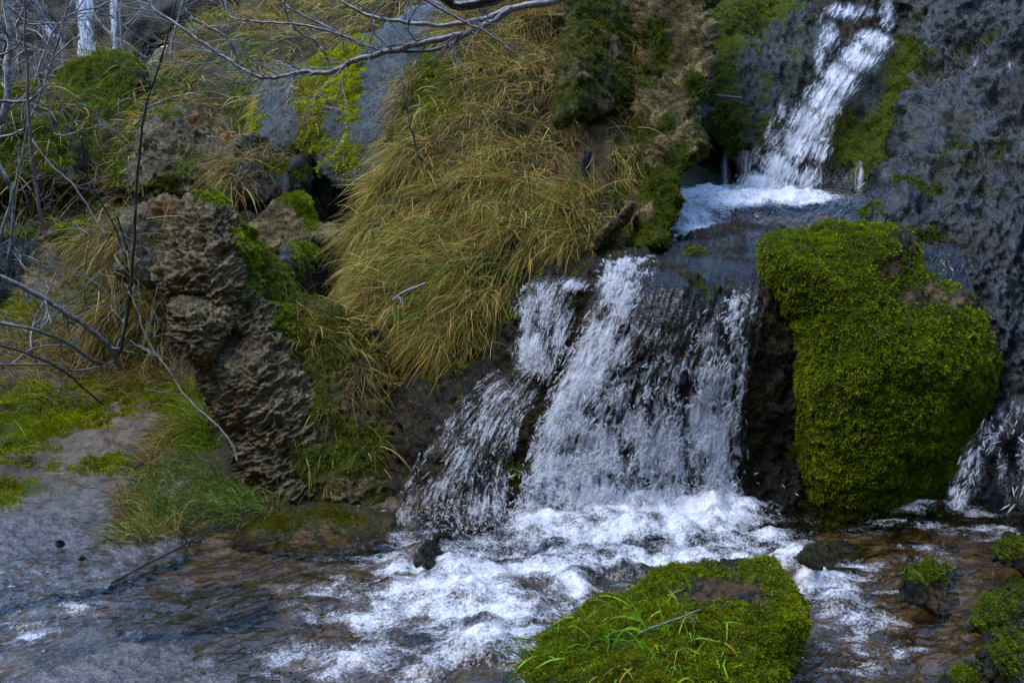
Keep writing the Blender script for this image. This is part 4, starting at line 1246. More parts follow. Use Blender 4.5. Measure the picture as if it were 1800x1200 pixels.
# --- left moss mats by the side stream
for lab, outl, dep, ms, sd_ in [
    ('flat bright green moss mat beside the side stream at left edge', [(-60, 850), (-60, 690), (20, 668), (90, 690), (120, 722), (190, 728), (236, 756), (190, 782), (130, 775), (108, 805), (50, 838)], [(0, 690, 5.9), (0, 830, 5.2), (200, 750, 5.6)], [(60, 760, 130, 70, .9), (180, 755, 60, 20, .9)], 27),
    ('small moss mat at the left edge just above the wet slab', [(-60, 890), (-60, 850), (30, 846), (62, 856), (50, 876), (10, 890)], [(0, 850, 5.1), (0, 890, 4.9)], [(10, 865, 70, 25, .95)], 28),
    ('dark mossy ridge left beside the grey side stream slab', [(-60, 560), (-60, 525), (40, 520), (90, 540), (70, 575), (0, 590)], [(0, 530, 7.0), (0, 580, 6.7)], [(20, 540, 70, 25, .95)], 29),
    ('thin moss strip over the grey side stream slab', [(88, 425), (92, 405), (140, 388), (195, 382), (210, 395), (150, 408), (110, 425)], [(150, 390, 7.9), (100, 420, 7.6)], [(150, 400, 70, 20, .9)], 30)]:
    r = rock('moss_mat', lab, 'moss mat', outl, dep, .09, 40, M['earth'], 3.2, [('fbm', 6, .03), ('fbm', 20, .015), ('lobes', 30, .015)], moss=ms, seed=sd_)
    moss_tufts(r, 6500 if sd_ == 27 else 1900, 8, .015, .0042, .25, cols=((.05, .06, .003), (.17, .19, .004), (.33, .34, .01)))
    if sd_ == 27:
        v, f, c = tussocks(r, 40, 14, .13, blobs(r['px'], r['py'], [(20, 790, 60, 40, 1), (60, 710, 60, 20, .5), (90, 700, 40, 20, .6)]), PAL_GREEN, .05, (-.5, -.5, -.3), .003, .5)
        tag(make_mesh('mat_grass', v, f, M['grass'], cols=c), 'straw and green grass lying on the flat moss mat', 'grass', kind='stuff')

for lab, outl, dep, ms, sd_ in [
    ('dark stepped rock with a trickle at the far left', [(-60, 520), (-60, 430), (30, 395), (110, 400), (150, 440), (130, 490), (60, 520)], [(60, 400, 7.8), (40, 510, 7.2)], [(120, 440, 40, 30, .8), (30, 410, 40, 14, .8)], 54)]:
    r = rock('stream_slab', lab, 'rock slab', outl, dep, .05, 30, M['grey_wet'] if sd_ > 51 else M['dark_wet'], 3, [('fbm', 5, .035), ('ridge', 12, .015), ('fbm', 26, .010)], moss=ms, seed=sd_)
    if ms:
        moss_tufts(r, 500, 7, .011, .0034, .35)

for k, (cx, cy, Yc, sz) in enumerate([(262, 720, 5.75, 16), (278, 735, 5.65, 22), (236, 745, 5.6, 12), (300, 690, 5.9, 13), (205, 770, 5.5, 15), (120, 700, 5.95, 12), (330, 705, 5.75, 16), (250, 820, 5.1, 10), (84, 470, 7.4, 16), (30, 500, 7.2, 14), (130, 470, 7.3, 12), (590, 620, 5.55, 14), (622, 640, 5.45, 10)]):
    an = np.linspace(0, 2 * math.pi, 8)[:-1]
    rr = sz * RNG.uniform(.7, 1.25, 7)
    rock('wet_stone', 'small dark wet stone lying in the shallow side stream or on the wet bank', 'stone', [(cx + 1.5 * r_ * math.cos(t_), cy + r_ * math.sin(t_)) for r_, t_ in zip(rr, an)], [(cx, cy - sz, Yc + .03), (cx - sz, cy + sz, Yc - .03), (cx + sz, cy + sz, Yc - .03)], .05, sz * .8,
         M['dark_wet'] if k % 2 else M['grey_wet'], 2.4, [('fbm', 12, .02)], moss=[(cx, cy - sz, sz, sz * .5, .5)] if k % 3 == 0 else (), seed=60 + k, rough_edge=2, group='small stones along the side stream')

for lab, outl, dep, sd_ in [
    ('broad grey wet slab shelf at the left edge below the grass bank', [(-70, 925), (80, 912), (200, 930), (318, 958), (300, 985), (215, 1022), (130, 1042), (-70, 1062)], [(0, 920, 4.58), (200, 935, 4.52), (0, 1055, 3.85), (210, 1020, 4.03)], 71),
    ('pale wet slab just under the flowing water at the lower left corner', [(-60, 1215), (60, 1188), (150, 1152), (260, 1132), (340, 1150), (430, 1200), (400, 1270), (-60, 1280)], [(260, 1135, 3.45), (60, 1190, 3.27), (400, 1210, 3.19), (0, 1275, 2.96)], 72),
    ('narrow brown wet shelf between the two larger slabs at lower left', [(200, 1085), (300, 1045), (420, 1030), (480, 1050), (420, 1085), (320, 1110), (230, 1115)], [(300, 1045, 3.94), (440, 1040, 3.97), (300, 1110, 3.64)], 73)]:
    rock('wet_slab', lab, 'rock slab', outl, dep, .022, 60, M['slab_wet'] if sd_ < 73 else M['earth'], 3, [('fbm', 4, .02), ('fbm', 14, .008), ('ridge', 9, .012)], seed=sd_, rough_edge=10)

# --- small moss stones at lower right
for lab, outl, dep, ms, tn, sd_ in [
    ('low moss stone with a tan underside in the right stream', [(1578, 1035), (1590, 1005), (1625, 992), (1672, 1000), (1702, 1035), (1725, 1075), (1700, 1100), (1640, 1075), (1590, 1055)], [(1640, 1000, 4.05), (1650, 1080, 3.75)], [(1630, 1008, 50, 18, .9), (1700, 1050, 30, 20, .5)], [(1660, 1055, 50, 22, .9)], 31),
    ('mossy stone with a dead twig at the right picture edge', [(1705, 1100), (1735, 1050), (1780, 1020), (1850, 1000), (1880, 1110), (1800, 1120), (1740, 1120)], [(1780, 1030, 3.95), (1780, 1110, 3.7)], [(1790, 1050, 60, 40, .9), (1730, 1085, 30, 30, .9)], [], 32),
    ('round moss stone at the lower right corner', [(1728, 1140), (1760, 1105), (1830, 1100), (1880, 1150), (1880, 1250), (1790, 1240), (1740, 1190)], [(1800, 1110, 3.6), (1800, 1220, 3.3)], [(1790, 1150, 60, 50, .85)], [(1790, 1210, 40, 14, .5)], 33),
    ('tiny moss stone under water level at the lower right', [(1665, 1215), (1680, 1180), (1712, 1165), (1740, 1185), (1745, 1230), (1700, 1240)], [(1700, 1170, 3.4), (1700, 1230, 3.2)], [(1705, 1190, 40, 25, .9)], [], 34),
    ('dark green wet stone patch below the seeping cliff', [(1745, 980), (1760, 950), (1810, 930), (1880, 960), (1880, 1010), (1800, 1010)], [(1800, 940, 4.3), (1800, 1000, 4.05)], [(1790, 965, 50, 20, .7)], [], 37)]:
    r = rock('moss_stone', lab, 'stone', outl, dep, .06, 70, M['dark_wet'], 3, [('fbm', 6, .04), ('fbm', 18, .02)], rough_edge=14, moss=ms, tan=tn, seed=sd_)
    moss_tufts(r, 1500, 8, .009, .0026, .3, cols=((.02, .03, .003), (.055, .08, .005), (.11, .15, .008)))
rock('stream_stone', 'smooth brown wet stone between foam streak and right pool', 'stone', [(1400, 985), (1425, 955), (1480, 950), (1530, 975), (1580, 1010), (1560, 1030), (1500, 1015), (1440, 1000)],
     [(1480, 955, 4.40), (1480, 1015, 4.14)], .02, 40, M['earth'], 3, [('fbm', 8, .02), ('fbm', 24, .008)], seed=35)
for lab, outl, dep, T_, sd_ in [
    ('dark wet stone in the foam left of the main fall foot', [(735, 990), (750, 955), (785, 930), (822, 922), (850, 935), (872, 955), (868, 985), (820, 1000)], [(800, 925, 4.70), (800, 990, 4.42)], .03, 36)]:
    rock('splash_stone', lab, 'stone', outl, dep, T_, 32, M['dark_wet'], 2.6, [('fbm', 8, .04), ('ridge', 18, .02), ('fbm', 30, .012)], moss=[(800, 940, 50, 20, .4)], seed=sd_)


# --- far cliff behind
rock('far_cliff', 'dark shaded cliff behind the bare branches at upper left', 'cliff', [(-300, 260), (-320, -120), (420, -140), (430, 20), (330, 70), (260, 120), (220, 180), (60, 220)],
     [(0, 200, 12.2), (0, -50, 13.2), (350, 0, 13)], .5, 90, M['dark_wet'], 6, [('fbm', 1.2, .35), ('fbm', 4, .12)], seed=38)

# ================================================================== FALLING WATER
def fall(name, label, L, R, Yf, foam, n, ns=70, nt=150, uv=(60, 5), length=(.03, .12), rad=(.0016, .0042), off=.03, jump=.03, spread=.05, amp=.012, seed=1, cat='waterfall', alpha=(.3, .8), mat=None, film=0):
    Lp, Rp = smooth_poly(L, 10, False), smooth_poly(R, 10, False)
    tl, tr = np.linspace(0, 1, len(Lp)), np.linspace(0, 1, len(Rp))

    def pos(s, t):
        lx, ly = np.interp(t, tl, Lp[:, 0]), np.interp(t, tl, Lp[:, 1])
        rx, ry = np.interp(t, tr, Rp[:, 0]), np.interp(t, tr, Rp[:, 1])
        return lx + (rx - lx) * s, ly + (ry - ly) * s
    s, t = np.meshgrid(np.linspace(0, 1, ns), np.linspace(0, 1, nt))
    px, py = pos(s, t)
    # wobble along the flow
    Y = Yf(px, py)
    nz = np.stack([s * 14, t * 5, 0 * s + seed], -1)
    Y = Y - off - jump * t - amp * fbm(nz, 4, seed) - amp * .6 * fbm(nz * np.array([3, 2.2, 1]), 3, seed + 3)
    V = W(px, py, Y).reshape(-1, 3)
    clump = lambda u, v_: .25 + .75 * sstep(-.8, .2, fbm(np.stack([u / 34, v_ / 62, 0 * u + seed], -1), 3, seed + 70))
    fm = blobmax(px, py, foam)
    fm = fm * clump(px, py) ** .8
    edge = np.clip(np.minimum(s, 1 - s) / .06, 0, 1) * np.clip(np.minimum(t, 1.02 - t) / .04, 0, 1)
    fm = fm * edge
    ii = (np.arange(nt - 1)[:, None] * ns + np.arange(ns - 1)[None]).ravel()
    F = np.stack([ii, ii + ns, ii + ns + 1, ii + 1], -1)
    o = make_mesh(name, V, F, mat or M['sheet'], attrs={'foam': fm.ravel(), 'film': (edge * (sstep(.05, .3, fm) if film == 0 else 1)).ravel()}, uv=np.stack([s.ravel() * uv[0], t.ravel() * uv[1]], -1))
    tag(o, label, cat)
    # strands
    k = 7
    cs, ct = RNG.random(n * 8), RNG.random(n * 8)
    qx, qy = pos(cs, ct)
    fq = blobmax(qx, qy, foam) * clump(qx, qy) ** .8
    brk = fbm(np.stack([cs * uv[0] * .35, ct * uv[1] * .8, 0 * cs + seed], -1), 4, seed + 9)
    pr = fq ** 1.5 * (fq > .11) * sstep(-.35, .45, brk + .35 * (fq - .5))
    keep = np.nonzero(RNG.random(n * 8) < pr)[0][:n]
    cs, ct = cs[keep], ct[keep]
    m = len(cs)
    ln = RNG.uniform(*length, m) * RNG.choice([.35, .7, 1.0], m)
    tt = np.clip(ct[:, None] + ln[:, None] * np.linspace(0, 1, k)[None], 0, 1.0)
    sw = cs[:, None] + .012 * fbm(np.stack([cs[:, None] * 30 + 0 * tt, tt * 9, 0 * tt + 3], -1), 2, seed) + RNG.normal(0, .011, (m, 1)) * np.linspace(-1, 1, k)[None] * (130 / max(ns, 60)) * .8
    qx, qy = pos(sw, tt)
    dep = RNG.random((m, 1)) ** 2 * spread
    YY = Yf(qx, qy) - off - jump * tt - dep - amp * fbm(np.stack([sw * 14, tt * 5, 0 * tt + seed], -1), 4, seed)
    paths = W(qx, qy, YY)
    if m:
        strands(paths, RNG.uniform(*rad, m) * RNG.choice([.6, 1, 1.5], m, p=[.4, .45, .15]), RNG.uniform(*alpha, m), 'white_water', o)
    return o


LF = [(1100, 465, 36, 18, 1), (1085, 505, 32, 40, .85), (1095, 545, 25, 40, .6), (1060, 600, 45, 50, .75), (1025, 660, 45, 60, .85), (990, 740, 50, 70, .9), (960, 820, 40, 60, .85), (1040, 800, 90, 100, .72), (1080, 700, 50, 50, .45), (1150, 790, 80, 100, .75),
      (1250, 770, 45, 140, .85), (1190, 650, 60, 40, .38), (1290, 560, 18, 40, .6), (1320, 540, 14, 25, .5), (1255, 630, 40, 40, .45), (1100, 880, 170, 40, .9), (1250, 880, 55, 50, .9), (1150, 590, 35, 20, .35), (1300, 650, 14, 80, .45), (1140, 690, 40, 50, .4), (1200, 720, 40, 60, .5), (930, 890, 30, 30, .7)]
LF2 = [(955, 535, 40, 40, .75), (935, 615, 28, 40, .95), (1000, 500, 45, 12, .55), (925, 560, 14, 40, .7), (985, 590, 25, 50, .6), (960, 640, 25, 30, .7), (880, 700, 40, 35, .45), (850, 745, 45, 45, .5), (815, 805, 40, 45, .5), (770, 865, 40, 50, .38), (885, 860, 40, 50, .42), (720, 890, 30, 40, .35), (900, 760, 20, 50, .45), (850, 890, 60, 30, .5), (790, 740, 20, 30, .35), (760, 780, 60, 30, .3), (730, 840, 40, 40, .3), (810, 700, 30, 20, .35), (850, 660, 30, 18, .35), (905, 720, 50, 60, .4), (700, 900, 40, 30, .35), (900, 520, 12, 30, .5)]
lower = fall('lower_waterfall', 'wide white lower waterfall tumbling over the dark ledge', [(1050, 450), (1040, 500), (1005, 600), (960, 700), (925, 800), (905, 870), (900, 935)],
             [(1345, 396), (1358, 440), (1355, 500), (1345, 560), (1330, 660), (1325, 760), (1320, 860), (1312, 935)], LED['Yf'], [(x, y, rx * 1.12, ry * 1.1, min(1, w_ * 1.06)) for x, y, rx, ry, w_ in LF], 9500, 150, 260, (32, 20), (.005, .028), (.0014, .0044), seed=3, off=.05, jump=.04, alpha=(.08, .55), amp=.022, film=1)
fall('side_veil', 'ragged thinner veil of white water fanning out left of the wide lower waterfall', [(960, 468), (915, 500), (890, 570), (870, 640), (800, 710), (735, 800), (670, 890), (660, 940)],
     [(1075, 455), (1040, 520), (1000, 600), (975, 660), (930, 730), (905, 800), (900, 870), (905, 945)], LED['Yf'], LF2, 4800, 110, 240, (24, 20), (.005, .026), (.0014, .0042), seed=4, off=.045, jump=.03, alpha=(.08, .55), amp=.022)
UPF = [(1535, 72, 26, 16, 1), (1510, 100, 30, 22, .95), (1478, 140, 28, 26, .9), (1448, 180, 26, 30, .9), (1425, 220, 32, 32, .9), (1400, 255, 34, 28, .9), (1368, 295, 26, 26, 1), (1345, 322, 40, 18, 1), (1455, 60, 18, 26, .5), (1480, 20, 30, 14, .5), (1440, 100, 10, 30, .45), (1560, 30, 14, 26, .45), (1520, 20, 20, 14, .3),
       (1440, 265, 22, 18, .5), (1410, 312, 30, 20, .55), (1350, 220, 10, 30, .4), (1375, 190, 8, 20, .5), (1330, 270, 10, 24, .3)]
fall('upper_cascade', 'narrow white cascade sliding down a rock chute into the upper pool', [(1450, -30), (1425, 40), (1395, 110), (1365, 170), (1340, 225), (1305, 285), (1280, 338)], [(1640, -30), (1620, 20), (1590, 70), (1550, 130), (1505, 195), (1475, 260), (1440, 348)],
     rbf([(1540, 60, 7.15), (1450, 170, 6.75), (1350, 335, 6.4), (1480, -20, 7.6), (1440, 260, 6.55), (1400, 200, 6.72)]), UPF, 2600, 90, 170, (22, 20), (.008, .05), (.0014, .0044), .02, .0, .05, .035, seed=5, alpha=(.08, .5), mat=M['chute'])
fall('side_cascade', 'thin broken white cascade down the right cliff edge beside the moss boulder', [(1740, 640), (1720, 720), (1680, 800), (1640, 900)], [(1900, 640), (1890, 780), (1880, 860), (1860, 940)],
     rbf([(1800, 700, 5.05), (1700, 820, 4.85), (1660, 900, 4.72), (1820, 900, 4.75), (1880, 700, 5.0)]), [(1705, 815, 22, 40, .6), (1735, 770, 26, 30, .5), (1683, 870, 22, 26, .65), (1765, 740, 20, 30, .4), (1790, 860, 30, 30, .35), (1790, 720, 20, 30, .4), (1760, 820, 14, 40, .3), (1800, 800, 14, 60, .35)], 700, 60, 90, (22, 12), (.02, .08), seed=6, amp=.02)
fall('drip_curtain', 'thin droplets curtain falling right of the upper cascade', [(1385, 270), (1385, 345)], [(1560, 285), (1560, 350)], rbf([(1400, 300, 6.5), (1560, 340, 6.35), (1500, 280, 6.5)]),
     [(1440, 310, 30, 50, .3), (1480, 320, 30, 30, .25), (1510, 320, 8, 60, .35)], 120, 30, 30, (25, 1.2), (.1, .6), (.001, .0022), .0, .0, .05, seed=8)
fall('drip_curtain', 'thin droplets curtain falling left of the upper cascade', [(1255, 260), (1255, 335)], [(1345, 265), (1335, 335)], rbf([(1260, 300, 6.7), (1340, 300, 6.6), (1300, 260, 6.75)]),
     [(1310, 300, 14, 50, .35), (1275, 310, 8, 40, .3)], 70, 30, 30, (25, 1.2), (.1, .5), (.001, .0022), .0, .0, .05, seed=9)
fall('distant_fall', 'distant pale waterfall strip behind the bare branches', [(132, -30), (138, 50), (135, 112)], [(160, -30), (168, 60), (168, 112)], rbf([(150, 0, 12.1), (150, 100, 11.9), (200, 50, 12.1)]),
     [(148, 20, 20, 60, .9), (152, 80, 18, 40, .9)], 900, 20, 60, (12, 4), (.05, .2), (.004, .010), .0, .0, .2, seed=10)
fall('distant_fall', 'thinnest distant waterfall thread right of the pale strip', [(192, -30), (195, 50), (196, 100)], [(205, -30), (205, 60), (206, 100)], rbf([(200, 0, 12.1), (200, 100, 11.9), (220, 50, 12.1)]),
     [(199, 20, 8, 60, .7), (201, 80, 6, 40, .5)], 240, 10, 60, (6, 4), (.05, .2), (.003, .007), .0, .0, .2, seed=11)
fall('distant_fall', 'short distant waterfall splash left of the pale strip', [(75, 30), (80, 65)], [(98, 40), (95, 66)], rbf([(85, 0, 12.1), (85, 100, 11.9), (120, 50, 12.1)]), [(88, 50, 12, 14, .8)], 160, 10, 30, (6, 2), (.1, .3), (.003, .008), .0, .0, .2, seed=12)

fall('cliff_trickle', 'scattered white trickles seeping down the dark upper right cliff', [(1600, 60), (1590, 200), (1570, 330), (1560, 420)], [(1860, 60), (1860, 200), (1850, 330), (1850, 470)], lambda u, v: CLIFF['Yf'](u, v) - .06,
     [(1715, 110, 8, 30, .3), (1780, 120, 10, 20, .3), (1722, 70, 8, 20, .25), (1650, 230, 10, 20, .25), (1640, 180, 8, 16, .25), (1700, 400, 60, 12, .25), (1760, 430, 50, 20, .3), (1620, 330, 20, 14, .2), (1800, 250, 14, 30, .25), (1680, 150, 10, 20, .2)], 160, 40, 60, (20, 8), (.01, .05), (.001, .0026), .01, .0, .02, .01, seed=14)

# splash drops thrown up at the foot of the fall: short threads
n = 1500
a = RNG.random(n)
cx = np.where(a < .7, RNG.normal(1110, 95, n), RNG.normal(840, 70, n))
cy = np.where(a < .7, RNG.normal(900, 26, n), RNG.normal(930, 30, n))
Yb = np.where(a < .7, 4.62, 4.42) + RNG.normal(0, .07, n)
p = W(cx, cy, Yb)
d = unit(RNG.normal(size=(n, 3)) + np.array([0, -.4, .9])) * RNG.uniform(.008, .03, n)[:, None]
ts = np.linspace(0, 1, 5)
paths = p[:, None] + d[:, None] * ts[None, :, None] + np.array([0, 0, -.01]) * (ts ** 2)[None, :, None]
strands(paths, RNG.uniform(.001, .0026, n), RNG.uniform(.2, .7, n), 'splash', lower)

# ================================================================== BRANCHES AND STICKS
def branch(name, label, cat, main, Y0, Y1, r0, r1, mat, subs=(), twigs=0, tl=.25, seed=0, group=None, sides=8, tdir=(0, 0, 0), tdepth=2, wob=.006):
    p = limb_pts(main, Y0, Y1, wob, seed=seed)
    o = tag(tubes_mesh(name, [(p, np.linspace(r0, r1, len(p)) * (1 + .12 * noise(np.stack([np.arange(len(p)) * .7, 0 * p[:, 0] + seed, 0 * p[:, 0]], -1))), sides)], M[mat]), label, cat, group)
    for k, (pix, ya, yb, ra, rb_) in enumerate(subs):
        q = limb_pts(pix, ya, yb, wob, seed=seed + 50 + k)
        lst = [(q, np.linspace(ra, rb_, len(q)), 6)]
        for _ in range(2):
            i = int(RNG.uniform(.3, .9) * (len(q) - 1))
            twig_tree(q[i], unit(q[i + 1] - q[i]) + RNG.normal(0, .6, 3), tl * RNG.uniform(.4, .9), rb_ * .7, 1, 2, lst)
        tubes_mesh('side_branch', lst, M[mat], o)
    for k in range(twigs):
        i = int(RNG.uniform(.15, .97) * (len(p) - 2))
        lst = twig_tree(p[i], unit(p[i + 1] - p[i]) * .6 + RNG.normal(0, .6, 3) + np.array(tdir), tl * RNG.uniform(.5, 1.2), max(r1 * .6, .0019), tdepth, 3, None)
        tubes_mesh('twig', lst, M[mat], o)
    return o


BY = 4.4
branch('overhanging_branch', 'bare grey branch with many twigs reaching in from the top centre', 'branch',
       [(1060, -30), (980, 0), (905, 14), (870, 35), (820, 58), (740, 76), (700, 88), (635, 103), (600, 119), (570, 128), (540, 126), (510, 131), (470, 137), (440, 128), (400, 105), (365, 80), (320, 50), (270, 15), (255, -10)],
       4.3, 4.7, .014, .004, 'bark',
       [([(870, 35), (820, 60), (790, 80), (750, 91), (690, 88), (640, 80), (600, 62), (560, 40), (520, 20), (490, -5)], 4.37, 4.55, .009, .0035),
        ([(900, 12), (860, 30), (800, 43), (740, 43), (700, 38), (650, 28), (610, 8), (585, -10)], 4.35, 4.5, .010, .005),
        ([(740, -5), (800, 30), (860, 60), (900, 90), (928, 109)], 4.3, 4.2, .006, .002),
        ([(790, 78), (795, 100), (806, 131)], 4.4, 4.35, .004, .0015),
        ([(425, 118), (405, 75), (380, 55), (350, 40), (330, 20), (318, -8)], 4.62, 4.6, .005, .003),
        ([(583, 124), (575, 100), (555, 75), (525, 55), (505, 30), (500, 5), (505, -10)], 4.58, 4.5, .005, .003),
        ([(530, 125), (510, 112), (495, 105), (475, 90)], 4.6, 4.55, .004, .0015),
        ([(600, 62), (540, 46), (480, 41), (430, 35), (405, 30), (393, -5)], 4.47, 4.6, .005, .003),
        ([(745, 76), (720, 60), (722, 30), (740, 8), (765, 5), (800, 25)], 4.42, 4.3, .004, .002),
        ([(690, 88), (660, 60), (655, 30), (680, -5)], 4.43, 4.4, .003, .002)],
       44, .3, 1, tdir=(-.3, 0, .15))
branch('dark_limb', 'thick dark limb crossing the top edge above the twigs', 'branch', [(770, -12), (800, 8), (830, 8), (870, -2), (920, -22)], 4.2, 4.1, .016, .02, 'bark_dark', seed=3)

SH = [
    ('bark', [(-10, 250), (12, 180), (14, 120), (18, 60), (5, -10)], 5.0, 5.1, .016, .011, 'pale thick stem at the left edge'),
    ('bark_red', [(80, 420), (62, 330), (54, 250), (49, 170), (46, 90), (43, -10)], 4.2, 4.3, .0062, .004, 'upright reddish stem near the left edge'),
    ('bark', [(-8, 440), (20, 350), (35, 290), (50, 220), (66, 180), (88, 118), (106, 60), (122, -10)], 4.6, 4.7, .006, .0035, 'long slanting grey stem crossing the reddish stem'),
    ('bark_dark', [(212, 620), (228, 520), (237, 400), (240, 330), (246, 260), (254, 200), (264, 160), (282, 108), (296, 60), (312, -10)], 5.0, 5.1, .007, .0035, 'tall dark thin stem rising through the left half'),
    ('bark', [(-10, 178), (30, 179), (58, 172), (78, 150), (86, 115), (110, 86), (137, 64)], 4.5, 4.6, .006, .0025, 'curved pale branch bending up from the left edge'),
    ('bark', [(10, 5), (40, 35), (75, 41), (120, 40), (150, 25)], 5.2, 5.3, .005, .002, 'thin arched branch at the top left corner'),
    ('bark', [(-10, 100), (25, 86), (38, 66), (45, 30)], 5.0, 5.0, .005, .002, 'short upcurved branch below the top left corner'),
    ('bark', [(-10, 243), (35, 232), (45, 210), (45, 185)], 4.7, 4.7, .006, .003, 'hooked branch at left edge above the moss mound'),
    ('bark_red', [(50, 240), (90, 290), (130, 328), (165, 380), (185, 412)], 4.4, 4.2, .0045, .0022, 'reddish twig slanting down across the left mound'),
    ('bark', [(80, 150), (86, 190), (95, 235), (120, 236), (146, 226), (142, 214), (130, 215)], 4.6, 4.6, .0032, .002, 'small hooked twig hanging beside the reddish stem'),
    ('bark_dark', [(143, 240), (150, 298), (172, 345), (200, 395), (212, 430)], 4.9, 5.0, .004, .003, 'dark greenish stem curving down left of the tall stem'),
    ('bark', [(352, 162), (300, 173), (262, 190), (238, 220)], 5.0, 5.1, .002, .004, 'pale side twig pointing right from the tall stem'),
    ('bark', [(-10, 280), (12, 315), (22, 345), (20, 420), (12, 470)], 4.8, 4.8, .010, .004, 'pale forked stem low at the left edge'),
    ('bark_dark', [(60, 320), (45, 380), (30, 420), (0, 480)], 4.7, 4.7, .003, .002, 'thin drooping twig at lower left of the shrub')]
for k, (mt, pix, a, b, r0, r1, lab) in enumerate(SH):
    branch('shrub_stem', lab + ' of the bare shrub', 'shrub stem', pix, a, b, r0, r1, mt, (), 5 if k < 9 else 2, .2, 100 + k, 'bare shrub stems at the left', tdir=(0, 0, .15), wob=.004)

FAL = [
    ('bark', [(-15, 478), (60, 515), (110, 546), (160, 580), (196, 615), (212, 650)], 5.6, 5.9, .010, .015, 'thick grey arched branch ending by the travertine foot', 4),
    ('bark', [(-15, 566), (60, 580), (110, 598), (150, 624), (178, 642)], 5.5, 5.9, .008, .008, 'grey bent branch lying below the thick arched one', 4),
    ('bark_dark', [(-15, 600), (60, 626), (110, 651), (150, 686), (184, 711)], 5.3, 5.5, .006, .004, 'dark straight branch dipping to the side stream', 2),
    ('bark', [(-15, 640), (80, 641), (130, 651), (200, 640)], 5.6, 6.0, .005, .004, 'low horizontal branch in the brush pile', 4),
    ('bark_dark', [(205, 380), (224, 440), (231, 500), (222, 560), (208, 625)], 5.7, 6.0, .004, .007, 'dark upright stem rooted behind the thick arched branch', 3),
    ('bark', [(20, 640), (60, 612), (112, 608), (130, 620), (165, 637)], 5.6, 5.9, .004, .004, 'crooked grey branch tangled in the brush pile', 3),
    ('bark_pale', [(418, 810), (408, 780), (380, 746), (350, 720), (325, 695), (312, 675), (290, 641), (268, 615), (252, 580), (240, 540), (226, 512)], 4.75, 4.9, .0045, .0024, 'pale dead twig with bare forks in front of the travertine rock', 5)]
for k, (mt, pix, a, b, r0, r1, lab, tw) in enumerate(FAL):
    sub = ()
    if mt == 'bark_pale':
        sub = [([(266, 616), (245, 610), (228, 597)], 4.87, 4.9, .0022, .001), ([(322, 694), (290, 690), (253, 682)], 4.84, 4.8, .0022, .001), ([(262, 595), (266, 550), (277, 503)], 4.88, 4.9, .002, .001), ([(244, 545), (246, 520), (242, 490)], 4.9, 4.9, .0018, .001), ([(318, 680), (320, 650), (318, 625)], 4.85, 4.85, .0018, .001)]
    branch('fallen_branch', lab, 'branch', pix, a, b, r0, r1, mt, sub, tw, .16, 200 + k, tdir=(0, 0, .1), wob=.004)

branch('floating_stick', 'long thin dark stick lying along the pool edge below the grass bank', 'stick', [(196, 1024), (250, 995), (300, 970), (350, 942), (397, 917)], 3.93, 4.42, .0042, .0032, 'bark_dark', (), 2, .08, 300, wob=.002)
branch('thin_stick', 'thin grey stick resting across the foreground mossy boulder', 'stick', [(1122, 1113), (1175, 1092), (1232, 1071)], 3.18, 3.28, .0022, .003, 'bark', (), 1, .04, 301, wob=.002)
branch('dead_twig', 'small dead twig on the mossy stone at the right edge', 'twig', [(1765, 1048), (1790, 1035), (1815, 1030)], 3.72, 3.75, .0025, .0018, 'bark_dark', (), 1, .05, 302, wob=.002)
branch('broken_stub', 'short orange broken wood stub poking out beside the upper cascade', 'stub', [(1258, 168), (1282, 171), (1305, 173)], 6.75, 6.7, .010, .008, 'bark_red', (), 0, .1, 303, wob=.001)
branch('charred_stump', 'short black charred stump standing on the bare earth of the slope', 'stump', [(1026, 322), (1029, 300), (1034, 266)], 5.75, 5.78, .021, .018, 'bark_dark', (), 0, .1, 304, sides=10, wob=.004)
branch('leaning_stem', 'thin dark stem leaning up out of the mound grass', 'stem', [(738, 280), (722, 225), (712, 175), (704, 130)], 5.75, 5.9, .006, .0025, 'bark_dark', (), 4, .12, 305)
branch('dead_stick', 'grey dead stick half buried in the mound grass', 'stick', [(690, 528), (715, 512), (750, 498)], 5.3, 5.3, .006, .008, 'bark', (), 1, .1, 306)

# pine cones on the grass
for (cx, cy, Yc, sz, lab) in [(661, 584, 5.3, .024, 'dark pine cone lying on the straw beside the mound'), (663, 617, 5.25, .013, 'tiny dark pine cone below the larger cone'), (104, 955, 4.3, .02, 'dark pine cone on the wet slab at left'), (143, 981, 4.16, .013, 'small dark cone nearer the pool on the wet slab')]:
    c0 = W(cx, cy, Yc)
    Vs, Fs, o_ = [], [], 0
    rows, per = 9, 8
    for i in range(rows):
        u = i / (rows - 1)
        rr = sz * (math.sin(math.pi * (0.12 + .8 * u)) ** .8) * .62
        for j in range(per):
            th = 2 * math.pi * (j + .5 * (i % 2)) / per
            ax = np.array([(u - .5) * 2 * sz, rr * math.cos(th) * .5, rr * math.sin(th) * .5])
            tip = np.array([(u - .5) * 2 * sz + .4 * sz, rr * math.cos(th) * 1.15, rr * math.sin(th) * 1.15])
            tn = np.array([0, -math.sin(th), math.cos(th)]) * rr * .45
            bn = np.array([.5 * sz, 0, 0])
            Vs += [ax, tip - bn * .4 + tn, tip, tip - bn * .4 - tn]
            Fs.append([o_, o_ + 1, o_ + 2, o_ + 3])
            o_ += 4
    an = RNG.uniform(-.6, .6)
    Vv = np.array(Vs)
    Vv = np.stack([Vv[:, 0] * math.cos(an) - Vv[:, 1] * math.sin(an), Vv[:, 0] * math.sin(an) + Vv[:, 1] * math.cos(an), Vv[:, 2]], -1) + c0
    tag(make_mesh('pine_cone', Vv, np.array(Fs), M['bark_dark'], smooth=False), lab, 'pine cone', 'fallen pine cones')

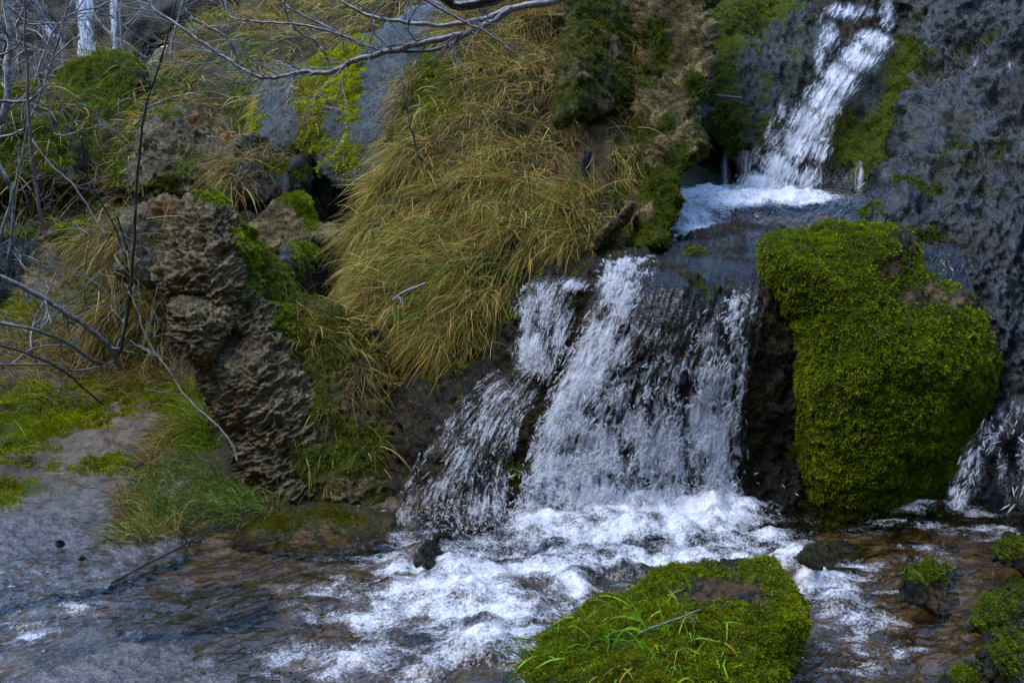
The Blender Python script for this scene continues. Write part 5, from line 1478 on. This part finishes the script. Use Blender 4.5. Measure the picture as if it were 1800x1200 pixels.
# bare brush behind at the upper left
for k in range(16):
    bx0 = RNG.uniform(-60, 330)
    Yb = RNG.uniform(9.6, 11.6)
    p0 = W(bx0, RNG.uniform(120, 230) - max(0, bx0 - 150) * .35, Yb)
    lst = twig_tree(p0, (RNG.normal(0, .5), RNG.normal(0, .3), 1), RNG.uniform(1.0, 1.8), RNG.uniform(.010, .02), 3, 5, None, 0, .35)
    tag(tubes_mesh('bare_bush', lst, M['bark']), 'bare leafless bush in front of the dark far cliff', 'bush', 'bare bushes under the far cliff')
for k in range(14):
    bx0 = RNG.uniform(-50, 270)
    Yb = RNG.uniform(5.9, 8.5)
    py0 = 640 - (Yb - 5.9) * 118 + RNG.uniform(-10, 25)
    lst = twig_tree(W(bx0, py0, Yb), (RNG.normal(0, .7), RNG.normal(0, .3), RNG.uniform(.3, 1)), RNG.uniform(.5, 1.0), RNG.uniform(.004, .008), 3, 5, None, 0, .4)
    tag(tubes_mesh('dry_brush', lst, M['bark'] if k % 3 else M['bark_dark']), 'thin leafless brush on the left bank behind the bare shrub stems', 'bush', 'leafless brush on the left bank')
# ground grass at far left and ledge
gw = blobs(GR['px'], GR['py'], [(60, 340, 90, 20, 1), (60, 420, 120, 50, .7), (100, 600, 130, 50, .8), (180, 640, 60, 30, .8), (50, 700, 80, 30, .4), (280, 660, 40, 30, .8), (300, 640, 30, 30, .6)]) * (GR['V'][:, 1] > 4.5)
v1 = tussocks(GR, 420, 26, .15, gw, PAL_DRY, .07, (-.4, -.5, 0), .0036, .7, jit=.7, sag=.8)
gw2 = blobs(GR['px'], GR['py'], [(720, 600, 80, 30, 1), (650, 590, 60, 20, .8)]) * (GR['V'][:, 1] < 6.3)
v2 = tussocks(GR, 220, 26, .15, gw2, PAL_GOLD, .06, (-.6, -.3, -.1), .003, .5, jit=.8, sag=.9)
gw3 = blobs(GR['px'], GR['py'], [(80, 930, 160, 50, 1), (200, 840, 80, 40, .8), (220, 720, 60, 30, .7), (120, 690, 80, 30, .6)]) * (GR['V'][:, 1] > 4.0) * (GR['V'][:, 1] < 6.6)
sp = sample(GR, 420, gw3)
v3 = blades(sp[0] + sp[1] * .012, sp[1], RNG.uniform(.03, .14, 420), np.tile([[-.8, -.5, 0]], (420, 1)), PAL_DRY, .0026, .06, jit=.5, sag=.1, curl=.3)
v, f, c = join([v1, v2, v3])
tag(make_mesh('ground_grass', v, f, M['grass'], cols=c), 'dry grass tufts on level ground beside rocks and brush', 'grass', kind='stuff')
